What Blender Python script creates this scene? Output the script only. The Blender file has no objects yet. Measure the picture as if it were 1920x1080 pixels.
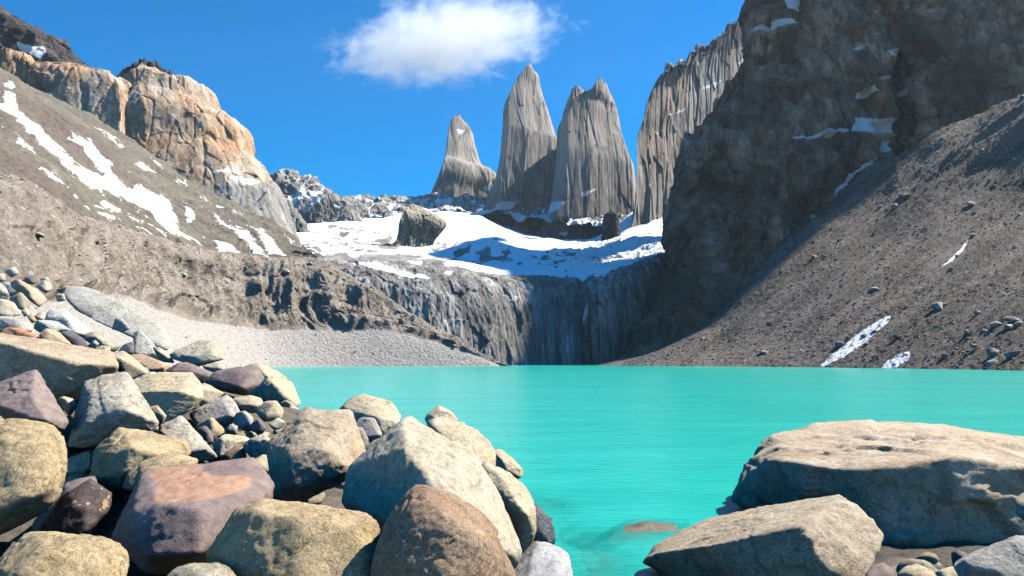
import bpy, bmesh, math, random
import numpy as np
from mathutils import Vector
from mathutils.bvhtree import BVHTree

random.seed(7)
rng = np.random.default_rng(7)
R = math.radians
scene = bpy.context.scene
col = scene.collection

# ------------------------------------------------------------------ camera, sky, sun, exposure
F = 1274.0                         # focal length in pixels of the 1920 px wide photograph
CAMZ = 3.0
TH = math.atan(138.0 / F)          # upward pitch
cam = bpy.data.cameras.new('camera')
cam.sensor_width = 36.0
cam.lens = F / 1920.0 * 36.0
cam.clip_start = 0.05
cam.clip_end = 30000.0
cam_ob = bpy.data.objects.new('camera', cam)
col.objects.link(cam_ob)
cam_ob.location = (0, 0, CAMZ)
cam_ob.rotation_euler = (R(90) + TH, 0, 0)
scene.camera = cam_ob

SUN_AZ, SUN_EL = R(70), R(49)      # azimuth is measured from the view direction (+Y) to the right (+X)
world = bpy.data.worlds.new("World")
scene.world = world
world.use_nodes = True
wn, wl = world.node_tree.nodes, world.node_tree.links
wn.clear()
sky = wn.new('ShaderNodeTexSky')
sky.sky_type = 'NISHITA'
sky.sun_disc = False
sky.sun_elevation = SUN_EL
sky.sun_rotation = SUN_AZ
sky.altitude = 900
sky.air_density = 1.0
sky.dust_density = 0.3
sky.ozone_density = 2.0
hs = wn.new('ShaderNodeHueSaturation')
hs.inputs['Saturation'].default_value = 1.65
bg = wn.new('ShaderNodeBackground')
bg.inputs['Strength'].default_value = 0.097
wo = wn.new('ShaderNodeOutputWorld')
wl.new(sky.outputs[0], hs.inputs['Color'])
wl.new(hs.outputs[0], bg.inputs['Color'])
wl.new(bg.outputs[0], wo.inputs['Surface'])

sun = bpy.data.lights.new('sun', 'SUN')
sun.energy = 5.0
sun.angle = R(0.53)
sun.color = (1.0, 0.94, 0.81)
sun_ob = bpy.data.objects.new('sun', sun)
col.objects.link(sun_ob)
sdir = Vector((math.sin(SUN_AZ) * math.cos(SUN_EL), math.cos(SUN_AZ) * math.cos(SUN_EL), math.sin(SUN_EL)))
sun_ob.rotation_euler = sdir.to_track_quat('Z', 'Y').to_euler()
sun_ob.location = (200, 50, 900)

scene.view_settings.view_transform = 'Standard'
scene.view_settings.look = 'None'
scene.view_settings.exposure = 1.0
scene.view_settings.gamma = 1.0
scene.cycles.volume_bounces = 12
scene.cycles.max_bounces = 14
scene.cycles.diffuse_bounces = 0

# ------------------------------------------------------------------ numpy noise
def _h(ix, iy, iz, s):
    h = (ix.astype(np.uint32) * np.uint32(374761393) + iy.astype(np.uint32) * np.uint32(668265263)
         + iz.astype(np.uint32) * np.uint32(2147483647) + np.uint32((s * 974634777) & 0xffffffff))
    h ^= h >> np.uint32(13)
    h *= np.uint32(1274126177)
    h ^= h >> np.uint32(16)
    h *= np.uint32(2246822519)
    h ^= h >> np.uint32(13)
    return h

def perlin(P, seed=0):
    i = np.floor(P).astype(np.int64)
    f = P - i
    w = f * f * f * (f * (f * 6 - 15) + 10)
    out = 0
    for dx in (0, 1):
        for dy in (0, 1):
            for dz in (0, 1):
                h = _h(i[:, 0] + dx, i[:, 1] + dy, i[:, 2] + dz, seed)
                gx = (h & np.uint32(1023)).astype(float) / 511.5 - 1
                gy = ((h >> np.uint32(10)) & np.uint32(1023)).astype(float) / 511.5 - 1
                gz = ((h >> np.uint32(20)) & np.uint32(1023)).astype(float) / 511.5 - 1
                d = gx * (f[:, 0] - dx) + gy * (f[:, 1] - dy) + gz * (f[:, 2] - dz)
                out = out + d * (w[:, 0] if dx else 1 - w[:, 0]) * (w[:, 1] if dy else 1 - w[:, 1]) * (w[:, 2] if dz else 1 - w[:, 2])
    return out * 1.3

def fbm(P, octv=5, gain=0.5, lac=2.03, seed=0):
    a, s, o = 1.0, 0, 0.0
    P = np.array(P, float)
    for k in range(octv):
        o = o + a * perlin(P, seed + k)
        a *= gain
        P = P * lac + 17.3
    return o

def ridged(P, octv=4, gain=0.5, lac=2.1, seed=0):
    a, o, t = 1.0, 0.0, 0.0
    P = np.array(P, float)
    for k in range(octv):
        o = o + a * (1 - np.abs(perlin(P, seed + k)) * 2)
        t += a
        a *= gain
        P = P * lac + 11.7
    return o / t

def cells(P, seed=0, tilt=0.6):
    """Faceted noise: every Voronoi cell is a small tilted plane, like broken rock; also the cell border distance."""
    i = np.floor(P).astype(np.int64)
    best = np.full(len(P), 9e9)
    sec = np.full(len(P), 9e9)
    val = np.zeros(len(P))
    for dx in (-1, 0, 1):
        for dy in (-1, 0, 1):
            for dz in (-1, 0, 1):
                c = i + np.array([dx, dy, dz])
                h = _h(c[:, 0], c[:, 1], c[:, 2], seed)
                h2 = _h(c[:, 0], c[:, 1], c[:, 2], seed + 91)
                q = np.stack([(h & np.uint32(1023)), (h >> np.uint32(10)) & np.uint32(1023), (h >> np.uint32(20)) & np.uint32(1023)], 1).astype(float) / 1023
                g = np.stack([(h2 & np.uint32(1023)), (h2 >> np.uint32(10)) & np.uint32(1023), (h2 >> np.uint32(20)) & np.uint32(1023)], 1).astype(float) / 511.5 - 1
                d = P - (c + q)
                r = (d * d).sum(1)
                m = r < best
                sec = np.where(m, best, np.minimum(sec, r))
                best = np.where(m, r, best)
                val = np.where(m, (d * g).sum(1) * tilt + g[:, 0] * 0.5, val)
    return val, np.sqrt(sec) - np.sqrt(best)

def pchip(x, y, xq):
    x = np.asarray(x, float)
    y = np.asarray(y, float)
    if y.ndim == 1:
        y = y[:, None]
        one = True
    else:
        one = False
    sh = (-1,) + (1,) * (y.ndim - 1)
    h = np.diff(x)
    hh = h.reshape(sh)
    de = np.diff(y, axis=0) / hh
    d = np.zeros_like(y)
    if len(x) > 2:
        w1 = (2 * h[1:] + h[:-1]).reshape(sh)
        w2 = (h[1:] + 2 * h[:-1]).reshape(sh)
        a, b = de[:-1], de[1:]
        ok = a * b > 0
        with np.errstate(all='ignore'):
            d[1:-1] = np.where(ok, (w1 + w2) / (w1 / np.where(ok, a, 1) + w2 / np.where(ok, b, 1)), 0)
    d[0], d[-1] = de[0], de[-1]
    xq = np.clip(xq, x[0], x[-1])
    k = np.clip(np.searchsorted(x, xq, side='right') - 1, 0, len(x) - 2)
    t = ((xq - x[k]) / h[k]).reshape(sh)
    hk = h[k].reshape(sh)
    r = (2 * t ** 3 - 3 * t ** 2 + 1) * y[k] + (t ** 3 - 2 * t ** 2 + t) * hk * d[k] + (-2 * t ** 3 + 3 * t ** 2) * y[k + 1] + (t ** 3 - t ** 2) * hk * d[k + 1]
    return r[:, 0] if one else r

def sstep(a, b, x):
    t = np.clip((x - a) / (b - a), 0, 1)
    return t * t * (3 - 2 * t)

# ------------------------------------------------------------------ placing things by bearing and distance
def at(px, py, D):
    px, py, D = np.asarray(px, float), np.asarray(py, float), np.asarray(D, float)
    yc = (540 - py) / F
    dy = math.cos(TH) - yc * math.sin(TH)
    return np.stack([(px - 960) / F * D / dy, D + 0 * px, CAMZ + (math.sin(TH) + yc * math.cos(TH)) * D / dy], -1)

def pix(P):
    y = P[..., 1]
    z = P[..., 2] - CAMZ
    fw = y * math.cos(TH) + z * math.sin(TH)
    up = -y * math.sin(TH) + z * math.cos(TH)
    fw = np.maximum(fw, 1e-3)
    return 960 + F * P[..., 0] / fw, 540 - F * up / fw

def py_of(z, D):
    return 540 - F * math.tan(math.atan((z - CAMZ) / D) - TH)

def sdf(polys, X, Y):
    """Signed distance to the nearest of several outlines, positive inside."""
    out = np.full(X.shape, -1e3)
    for poly in polys:
        p = np.array(poly, float)
        lo, hi = p.min(0) - 40, p.max(0) + 40
        m = (X > lo[0]) & (X < hi[0]) & (Y > lo[1]) & (Y < hi[1])
        if not m.any():
            continue
        x, y = X[m], Y[m]
        ins = np.zeros(x.shape, bool)
        dist = np.full(x.shape, 1e9)
        for a, b in zip(p, np.roll(p, -1, 0)):
            e = b - a
            t = np.clip(((x - a[0]) * e[0] + (y - a[1]) * e[1]) / max(e @ e, 1e-9), 0, 1)
            dist = np.minimum(dist, np.hypot(x - a[0] - t * e[0], y - a[1] - t * e[1]))
            c = ((a[1] > y) != (b[1] > y))
            with np.errstate(all='ignore'):
                xi = (b[0] - a[0]) * (y - a[1]) / (b[1] - a[1]) + a[0]
            ins ^= c & (x < xi)
        out[m] = np.maximum(out[m], np.where(ins, dist, -dist))
    return out

# ------------------------------------------------------------------ mesh helpers
def mesh_from(name, V, faces, mat, smooth=True, attrs=None):
    me = bpy.data.meshes.new(name)
    V = np.asarray(V, np.float32)
    faces = np.asarray(faces, np.int32)
    n = faces.shape[1]
    me.vertices.add(len(V))
    me.vertices.foreach_set('co', V.ravel())
    me.loops.add(faces.size)
    me.loops.foreach_set('vertex_index', faces.ravel())
    me.polygons.add(len(faces))
    me.polygons.foreach_set('loop_start', np.arange(0, faces.size, n, dtype=np.int32))
    me.polygons.foreach_set('loop_total', np.full(len(faces), n, np.int32))
    me.polygons.foreach_set('use_smooth', np.full(len(faces), smooth))
    me.update(calc_edges=True)
    for k, a in (attrs or {}).items():
        at_ = me.attributes.new(k, 'FLOAT', 'POINT')
        at_.data.foreach_set('value', np.asarray(a, np.float32).ravel())
    me.materials.append(mat)
    return me

def link(name, me, label=None, cat=None, kind=None, group=None, loc=None):
    o = bpy.data.objects.new(name, me)
    col.objects.link(o)
    if loc is not None:
        o.location = loc
    if label:
        o['label'] = label
    if cat:
        o['category'] = cat
    if kind:
        o['kind'] = kind
    if group:
        o['group'] = group
    return o

def grid_faces(nv, nu, wrap=False):
    j, i = np.meshgrid(np.arange(nv - 1), np.arange(nu if wrap else nu - 1), indexing='ij')
    i2 = (i + 1) % nu
    return np.stack([j * nu + i, j * nu + i2, (j + 1) * nu + i2, (j + 1) * nu + i], -1).reshape(-1, 4)

def normals(P, wrap=False):
    du = (np.roll(P, -1, 1) - np.roll(P, 1, 1)) if wrap else np.gradient(P, axis=1)
    dv = np.gradient(P, axis=0)
    n = np.cross(du, dv)
    n /= np.maximum(np.linalg.norm(n, axis=-1, keepdims=True), 1e-9)
    return n

def rail_pts(rail):
    a = []
    for r in rail:
        px, py, D = r[:3]
        if py is None:
            py = py_of(r[3], D)
        a.append((px, py, D))
    return np.array(a, float)

def loft(rails, nu, segs, mode='x', xr=None):
    """Surface strung between rails (lists of bearing, elevation and distance); returns grid of points nv x nu x 3."""
    rows = []
    for rail in rails:
        a = rail_pts(rail)
        if mode == 'x':
            us = np.linspace(xr[0], xr[1], nu)
            q = pchip(a[:, 0], a[:, 1:], us)
            rows.append(at(us, q[:, 0], q[:, 1]))
        else:
            t = np.concatenate([[0], np.cumsum(np.abs(np.diff(a[:, 0])) + np.abs(np.diff(a[:, 1])) * .5 + np.abs(np.diff(a[:, 2])) * .3)])
            t /= t[-1]
            q = np.stack([np.interp(np.linspace(0, 1, nu), t, a[:, k]) for k in range(3)], 1)
            rows.append(at(q[:, 0], q[:, 1], q[:, 2]))
    rows = np.array(rows)
    vq = np.concatenate([np.linspace(k, k + 1, n, endpoint=False) for k, n in enumerate(segs)] + [[len(segs)]])
    P = pchip(np.arange(len(rails)), rows, vq)
    return P, vq

def soften(N, k=7):
    for ax in (0, 1):
        p = [(0, 0)] * 3
        p[ax] = (k, k)
        c = np.cumsum(np.pad(N, p, mode='edge'), axis=ax)
        z = np.zeros_like(np.take(c, [0], axis=ax))
        c = np.concatenate([z, c], axis=ax)
        n = N.shape[ax]
        N = (np.take(c, np.arange(2 * k + 1, 2 * k + 1 + n), axis=ax) - np.take(c, np.arange(0, n), axis=ax)) / (2 * k + 1)
    return N / np.maximum(np.linalg.norm(N, axis=-1, keepdims=True), 1e-9)

def facing(P, N):
    N = soften(N)
    c = np.array([0, 0, CAMZ])
    s = np.sign(((c - P) * N).sum(-1).mean())
    return N * (s if s != 0 else 1)

# ------------------------------------------------------------------ materials
def nt(name):
    m = bpy.data.materials.new(name)
    m.use_nodes = True
    t = m.node_tree
    t.nodes.clear()
    out = t.nodes.new('ShaderNodeOutputMaterial')
    b = t.nodes.new('ShaderNodeBsdfPrincipled')
    b.inputs['Roughness'].default_value = 0.9
    b.inputs['Specular IOR Level'].default_value = 0.25
    t.links.new(b.outputs[0], out.inputs['Surface'])
    return m, t, b, out

def mapping(t, scale=(1, 1, 1), loc=(0, 0, 0), rot=(0, 0, 0)):
    tc = t.nodes.new('ShaderNodeTexCoord')
    mp = t.nodes.new('ShaderNodeMapping')
    mp.inputs['Scale'].default_value = scale
    mp.inputs['Location'].default_value = loc
    mp.inputs['Rotation'].default_value = rot
    t.links.new(tc.outputs['Object'], mp.inputs['Vector'])
    return mp.outputs[0]

def noise(t, vec, scale, detail=6, rough=0.6, dist=0.0):
    n = t.nodes.new('ShaderNodeTexNoise')
    n.inputs['Scale'].default_value = scale
    n.inputs['Detail'].default_value = detail
    n.inputs['Roughness'].default_value = rough
    n.inputs['Distortion'].default_value = dist
    t.links.new(vec, n.inputs['Vector'])
    return n.outputs['Fac']

def ramp(t, fac, stops, interp='LINEAR'):
    r = t.nodes.new('ShaderNodeValToRGB')
    r.color_ramp.interpolation = interp
    e = r.color_ramp.elements
    while len(e) > 1:
        e.remove(e[-1])
    e[0].position = stops[0][0]
    e[0].color = tuple(stops[0][1]) + (1,)
    for p, c in stops[1:]:
        x = e.new(p)
        x.color = tuple(c) + (1,)
    t.links.new(fac, r.inputs['Fac'])
    return r.outputs['Color']

def g(v):
    return (v, v, v)

def mix(t, fac, a, b, mode='MIX'):
    n = t.nodes.new('ShaderNodeMix')
    n.data_type = 'RGBA'
    n.blend_type = mode
    n.clamp_factor = True
    for v, k in ((fac, 0), (a, 6), (b, 7)):
        if isinstance(v, (int, float)):
            n.inputs[k].default_value = v
        elif isinstance(v, tuple):
            n.inputs[k].default_value = v + (1,)
        else:
            t.links.new(v, n.inputs[k])
    return n.outputs[2]

def math_(t, op, a, b=0.0, clamp=False):
    n = t.nodes.new('ShaderNodeMath')
    n.operation = op
    n.use_clamp = clamp
    for k, v in enumerate((a, b)):
        if isinstance(v, (int, float)):
            n.inputs[k].default_value = v
        else:
            t.links.new(v, n.inputs[k])
    return n.outputs[0]

def attr(t, name):
    n = t.nodes.new('ShaderNodeAttribute')
    n.attribute_name = name
    return n.outputs['Fac']

def bump(t, h, strength, dist, bsdf, prev=None):
    n = t.nodes.new('ShaderNodeBump')
    n.inputs['Strength'].default_value = strength
    n.inputs['Distance'].default_value = dist
    t.links.new(h, n.inputs['Height'])
    if prev is not None:
        t.links.new(prev, n.inputs['Normal'])
    if bsdf is not None:
        t.links.new(n.outputs[0], bsdf.inputs['Normal'])
    return n.outputs[0]

def terrain_mat(name, stops, scale=0.05, stretch=(1, 1, 1), fine=0.6, fine_amt=0.55, patch=None, patch_scale=0.012,
                bump_scale=0.35, bump_d=1.5, bump_s=0.8, alt=None, snow_k=1.2, snow_scale=0.12, speck=None, speck_scale=0.5, blocks=()):
    """Rock or debris: layered colour noise, a second colour by attribute 'alt', snow by attribute 'snow'."""
    m, t, b, out = nt(name)
    v = mapping(t, stretch)
    vo = mapping(t)
    c = ramp(t, noise(t, v, scale, 9, 0.66, 0.3), stops)
    if patch:
        c = mix(t, ramp(t, noise(t, vo, patch_scale, 5, 0.55), [(0.45, g(0)), (0.62, g(1))]), c, patch)
    if alt:
        a = math_(t, 'ADD', attr(t, 'alt'), math_(t, 'MULTIPLY', math_(t, 'SUBTRACT', noise(t, vo, 0.09, 6, 0.65), 0.5), 0.8))
        c = mix(t, ramp(t, a, [(0.42, g(0)), (0.58, g(1))]), c, alt)
    f = noise(t, v, fine, 8, 0.75)
    c = mix(t, fine_amt, c, mix(t, 1.0, c, ramp(t, f, [(0.3, g(0.25)), (0.5, g(0.95)), (0.68, g(1.75))]), 'MULTIPLY'))
    for bsc, bst, bam, bcr in blocks:
        vb = mapping(t, bst)
        nn = t.nodes.new('ShaderNodeTexNoise')
        nn.inputs['Scale'].default_value = bsc * 1.3
        nn.inputs['Detail'].default_value = 6
        t.links.new(vb, nn.inputs['Vector'])
        sc_ = t.nodes.new('ShaderNodeVectorMath')
        sc_.operation = 'SCALE'
        sc_.inputs['Scale'].default_value = .9 / bsc
        t.links.new(nn.outputs['Color'], sc_.inputs[0])
        ad = t.nodes.new('ShaderNodeVectorMath')
        t.links.new(vb, ad.inputs[0])
        t.links.new(sc_.outputs[0], ad.inputs[1])
        for feat in ('F1', 'DISTANCE_TO_EDGE'):
            w = t.nodes.new('ShaderNodeTexVoronoi')
            w.feature = feat
            w.inputs['Scale'].default_value = bsc
            t.links.new(ad.outputs[0], w.inputs['Vector'])
            if feat == 'F1':
                sp_ = t.nodes.new('ShaderNodeSeparateColor')
                t.links.new(w.outputs['Color'], sp_.inputs[0])
                c = mix(t, bam, c, mix(t, 1.0, c, ramp(t, sp_.outputs[0], [(0, g(.3)), (.5, g(.95)), (1, g(1.7))]), 'MULTIPLY'))
            else:
                c = mix(t, bcr, c, mix(t, 1.0, c, ramp(t, w.outputs['Distance'], [(0, g(.25)), (.06, g(1))]), 'MULTIPLY'))
    if speck:
        vo_ = t.nodes.new('ShaderNodeTexVoronoi')
        vo_.inputs['Scale'].default_value = speck_scale
        t.links.new(vo, vo_.inputs['Vector'])
        sp = math_(t, 'MULTIPLY', math_(t, 'LESS_THAN', vo_.outputs['Distance'], 0.28), math_(t, 'GREATER_THAN', noise(t, vo, speck_scale * .7, 2), 0.52))
        c = mix(t, math_(t, 'MULTIPLY', sp, 0.75), c, speck)
    sn = math_(t, 'ADD', attr(t, 'snow'), math_(t, 'MULTIPLY', math_(t, 'SUBTRACT', noise(t, vo, snow_scale, 10, 0.76), 0.5), snow_k * 1.15))
    sf = ramp(t, sn, [(0.47, g(0)), (0.53, g(1))])
    c = mix(t, sf, c, (0.86, 0.88, 0.91))
    t.links.new(c, b.inputs['Base Color'])
    h1 = noise(t, v, bump_scale, 10, 0.72)
    n1 = bump(t, h1, bump_s, bump_d, b)
    return m

def rock_mat(name, ca, cb, dark, stain=None, s=1.0, grain=0.5, rough=0.85, spec=0.25, bands=False, patchcol=None, spots=None, bs=1.0):
    m, t, b, out = nt(name)
    oi = t.nodes.new('ShaderNodeObjectInfo')
    tc = t.nodes.new('ShaderNodeTexCoord')
    ad = t.nodes.new('ShaderNodeVectorMath')
    ad.operation = 'ADD'
    mu = t.nodes.new('ShaderNodeVectorMath')
    mu.operation = 'SCALE'
    cmb = t.nodes.new('ShaderNodeCombineXYZ')
    for k in range(3):
        t.links.new(oi.outputs['Random'], cmb.inputs[k])
    mu.inputs['Scale'].default_value = 37.0
    t.links.new(cmb.outputs[0], mu.inputs[0])
    t.links.new(tc.outputs['Object'], ad.inputs[0])
    t.links.new(mu.outputs[0], ad.inputs[1])
    v = ad.outputs[0]
    c = mix(t, ramp(t, noise(t, v, 1.6 * s, 8, 0.62, 0.4), [(0.36, g(0)), (0.62, g(1))]), ca, cb)
    if stain:
        c = mix(t, ramp(t, noise(t, v, 0.9 * s, 9, 0.7, 0.8), [(0.52, g(0)), (0.66, g(0.85))]), c, stain)
    if bands:
        w = t.nodes.new('ShaderNodeTexWave')
        w.inputs['Scale'].default_value = 1.2 * s
        w.inputs['Distortion'].default_value = 7
        w.inputs['Detail'].default_value = 5
        t.links.new(v, w.inputs['Vector'])
        c = mix(t, ramp(t, w.outputs['Fac'], [(0.55, g(0)), (0.9, g(0.55))]), c, dark)
    if patchcol:
        a = math_(t, 'ADD', attr(t, 'patch'), math_(t, 'MULTIPLY', math_(t, 'SUBTRACT', noise(t, v, 5 * s, 7, 0.7), 0.5), 0.7))
        c = mix(t, ramp(t, a, [(0.40, g(0)), (0.66, g(.85))]), c, patchcol)
    if spots:
        vv = t.nodes.new('ShaderNodeTexVoronoi')
        vv.inputs['Scale'].default_value = 11 * s
        vv.inputs['Randomness'].default_value = 1.0
        t.links.new(v, vv.inputs['Vector'])
        sp = math_(t, 'LESS_THAN', vv.outputs['Distance'], math_(t, 'SUBTRACT', noise(t, v, 4 * s, 3), 0.2))
        c = mix(t, math_(t, 'MULTIPLY', sp, math_(t, 'GREATER_THAN', noise(t, v, 9 * s, 2), 0.5)), c, spots)
    g1 = noise(t, v, 30 * s, 5, 0.75)
    g2 = noise(t, v, 95 * s, 3, 0.7)
    c = mix(t, grain, c, mix(t, 1.0, c, ramp(t, g1, [(0.30, g(0.3)), (0.47, g(0.93)), (0.68, g(1.5))]), 'MULTIPLY'))
    c = mix(t, ramp(t, g2, [(0.39, g(grain)), (0.47, g(0))]), c, dark)
    c = mix(t, .8, c, mix(t, 1.0, c, ramp(t, noise(t, v, 7 * s, 8, .7, .6), [(0.3, g(0.55)), (0.5, g(1)), (0.7, g(1.3))]), 'MULTIPLY'))
    crk = noise(t, v, 3.2 * s, 9, 0.62, 1.2)
    cr = math_(t, 'ABSOLUTE', math_(t, 'SUBTRACT', crk, 0.5))
    crl = ramp(t, cr, [(0.0, g(1)), (0.012, g(0))])
    gate = ramp(t, noise(t, v, 1.1 * s, 3), [(0.52, g(0)), (0.6, g(1))])
    crm = mix(t, 1.0, crl, gate, 'MULTIPLY')
    c = mix(t, math_(t, 'MULTIPLY', crm, 0.6), c, dark)
    gp = t.nodes.new('ShaderNodeNewGeometry')
    sx_ = t.nodes.new('ShaderNodeSeparateXYZ')
    t.links.new(gp.outputs['Position'], sx_.inputs[0])
    wz = math_(t, 'ADD', sx_.outputs[2], math_(t, 'MULTIPLY', math_(t, 'SUBTRACT', noise(t, v, 3 * s, 4), .5), .25))
    wet = ramp(t, wz, [(0.07, g(1)), (0.14, g(0))])
    c = mix(t, wet, c, mix(t, 1.0, c, g(.6), 'MULTIPLY'))
    t.links.new(math_(t, 'SUBTRACT', rough, math_(t, 'MULTIPLY', wet, rough * .6)), b.inputs['Roughness'])
    var = math_(t, 'MULTIPLY_ADD', oi.outputs['Random'], 0.22)
    var.node.inputs[2].default_value = 0.89
    vcol = t.nodes.new('ShaderNodeHueSaturation')
    t.links.new(var, vcol.inputs['Value'])
    t.links.new(c, vcol.inputs['Color'])
    t.links.new(vcol.outputs[0], b.inputs['Base Color'])
    b.inputs['Roughness'].default_value = rough
    b.inputs['Specular IOR Level'].default_value = spec
    hh = math_(t, 'SUBTRACT', noise(t, v, 9 * s, 10, 0.72), math_(t, 'MULTIPLY', crm, 0.25))
    n1 = bump(t, hh, 0.75 * bs, 0.06 / s, None)
    bump(t, g1, 0.45 * bs, 0.012 / s, b, n1)
    return m

M = {}
M['moraine'] = terrain_mat('moraine_debris', [(0.3, (0.155, 0.126, 0.104)), (0.5, (0.25, 0.208, 0.175)), (0.7, (0.33, 0.285, 0.245))], scale=0.06,
                           fine=0.7, fine_amt=0.6, bump_scale=0.45, bump_d=1.4, bump_s=0.8, alt=(0.37, 0.345, 0.325), speck=(0.44, 0.41, 0.365), speck_scale=0.42)
M['slope'] = terrain_mat('brown_scree', [(0.3, (0.095, 0.082, 0.065)), (0.5, (0.15, 0.134, 0.106)), (0.7, (0.20, 0.18, 0.14))], scale=0.03,
                         fine=0.35, fine_amt=0.6, patch=(0.13, 0.102, 0.088), patch_scale=0.014, bump_scale=0.3, bump_d=1.5, bump_s=0.6, snow_k=1.35, snow_scale=0.09)
M['tan'] = terrain_mat('tan_granite', [(0.3, (0.47, 0.255, 0.145)), (0.48, (0.51, 0.325, 0.205)), (0.66, (0.48, 0.385, 0.30))], scale=0.02, stretch=(1, 1, 0.5),
                       fine=0.12, fine_amt=0.42, patch=(0.50, 0.45, 0.385), patch_scale=0.011, bump_scale=0.09, bump_d=2.5, bump_s=0.7, alt=(0.33, 0.31, 0.29), snow_scale=0.06, blocks=((.03, (1, 1, .6), .25, .4), (.1, (1, 1, .7), .2, .35)))
M['dark'] = terrain_mat('dark_slate', [(0.3, (0.045, 0.038, 0.04)), (0.5, (0.085, 0.07, 0.068)), (0.7, (0.14, 0.115, 0.105))], scale=0.03,
                        stretch=(1, 1, 1.8), fine=0.15, fine_amt=0.6, bump_scale=0.1, bump_d=6, bump_s=0.9, snow_scale=0.06, blocks=((.05, (1, 1, 1.4), .5, .6),))
M['tower'] = terrain_mat('grey_granite', [(0.28, (0.27, 0.255, 0.245)), (0.46, (0.34, 0.315, 0.30)), (0.62, (0.37, 0.335, 0.31)), (0.75, (0.41, 0.345, 0.30))], scale=0.014,
                         stretch=(1, 1, 0.3), fine=0.07, fine_amt=0.25, patch=(0.39, 0.31, 0.26), patch_scale=0.006, bump_scale=0.06, bump_d=2.5, bump_s=0.8,
                         alt=(0.13, 0.125, 0.135), snow_scale=0.03, blocks=((.045, (1, 1, .12), .15, .45), (.012, (1, 1, .4), .25, .5)))
M['ridge'] = terrain_mat('pale_ridge_rock', [(0.3, (0.19, 0.18, 0.18)), (0.5, (0.30, 0.285, 0.275)), (0.7, (0.40, 0.38, 0.36))], scale=0.03,
                         stretch=(1, 1, 0.4), fine=0.08, fine_amt=0.6, bump_scale=0.06, bump_d=8, bump_s=0.9, snow_scale=0.03, snow_k=1.1, blocks=((.04, (1, 1, .5), .4, .5),))
M['headwall'] = terrain_mat('streaked_headwall', [(0.34, (0.075, 0.072, 0.075)), (0.45, (0.19, 0.18, 0.175)), (0.54, (0.34, 0.325, 0.30)), (0.64, (0.50, 0.485, 0.46))], scale=0.16,
                            stretch=(1, 1, 0.06), fine=0.5, fine_amt=0.5, patch=(0.21, 0.195, 0.185), patch_scale=0.02, bump_scale=0.2, bump_d=1.2, bump_s=0.8, alt=(0.46, 0.42, 0.35), snow_scale=0.08, blocks=((.09, (1, 1, .1), .45, .5),))
M['cliff'] = terrain_mat('dark_brown_cliff', [(0.32, (0.13, 0.078, 0.058)), (0.46, (0.31, 0.20, 0.15)), (0.56, (0.50, 0.34, 0.25)), (0.68, (0.72, 0.52, 0.40))], scale=0.03,
                         stretch=(1, 1, .7), fine=0.12, fine_amt=0.65, patch=(0.16, 0.098, 0.075), patch_scale=0.012, bump_scale=0.14, bump_d=7, bump_s=1.0, snow_k=1.0, snow_scale=0.06, blocks=((.014, (1, 1, .4), .4, .6), (.05, (1, 1, .35), .22, .5)))
M['scree'] = terrain_mat('dark_scree', [(0.3, (0.085, 0.067, 0.057)), (0.5, (0.125, 0.101, 0.087)), (0.7, (0.18, 0.15, 0.13))], scale=0.03,
                         fine=0.55, fine_amt=0.65, patch=(0.15, 0.125, 0.11), patch_scale=0.012, bump_scale=1.1, bump_d=.9, bump_s=0.9, speck=(0.36, 0.33, 0.29), speck_scale=0.5, alt=(0.085, 0.067, 0.057), snow_k=0.35, snow_scale=0.2)
M['snow'] = terrain_mat('glacier_rock', [(0.3, (0.14, 0.13, 0.12)), (0.5, (0.26, 0.245, 0.225)), (0.7, (0.36, 0.34, 0.31))], scale=0.05,
                        stretch=(1, .6, 1), fine=0.2, fine_amt=0.6, bump_scale=0.05, bump_d=3, bump_s=0.5, snow_scale=0.03, snow_k=1.0)

RM = {}
RM['cream'] = rock_mat('cream_granite', (0.50, 0.40, 0.265), (0.57, 0.475, 0.34), (0.10, 0.085, 0.06), stain=(0.46, 0.37, 0.24), grain=0.5)
RM['cream_far'] = rock_mat('cream_granite_coarse', (0.50, 0.425, 0.31), (0.55, 0.485, 0.385), (0.12, 0.10, 0.08), stain=(0.47, 0.40, 0.29), grain=0.45, s=0.4)
RM['tan'] = rock_mat('tan_granite_boulder', (0.41, 0.30, 0.165), (0.49, 0.38, 0.235), (0.07, 0.055, 0.035), stain=(0.32, 0.235, 0.13), grain=0.6)
RM['rose'] = rock_mat('rose_granite', (0.50, 0.375, 0.25), (0.57, 0.45, 0.325), (0.09, 0.07, 0.05), stain=(0.40, 0.28, 0.18), grain=0.5)
RM['white'] = rock_mat('white_granite', (0.49, 0.42, 0.315), (0.56, 0.505, 0.41), (0.09, 0.08, 0.065), stain=(0.33, 0.30, 0.26), grain=0.7)
RM['pale'] = rock_mat('pale_beige_granite', (0.45, 0.375, 0.27), (0.51, 0.44, 0.335), (0.09, 0.08, 0.06), stain=(0.42, 0.35, 0.25), grain=0.6)
RM['white_far'] = rock_mat('white_granite_coarse', (0.46, 0.42, 0.36), (0.53, 0.50, 0.445), (0.12, 0.115, 0.10), stain=(0.37, 0.33, 0.26), grain=0.45, s=0.35)
RM['grey'] = rock_mat('grey_stone', (0.39, 0.35, 0.30), (0.46, 0.425, 0.375), (0.09, 0.09, 0.09), stain=(0.32, 0.30, 0.28), grain=0.5)
RM['slab'] = rock_mat('grey_brown_slab', (0.44, 0.33, 0.225), (0.51, 0.41, 0.305), (0.08, 0.065, 0.045), stain=(0.30, 0.215, 0.14), grain=0.6, s=0.7)
RM['wedge'] = rock_mat('brown_granite_wedge', (0.40, 0.315, 0.22), (0.47, 0.385, 0.28), (0.07, 0.055, 0.04), stain=(0.29, 0.21, 0.135), grain=0.6)
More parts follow.
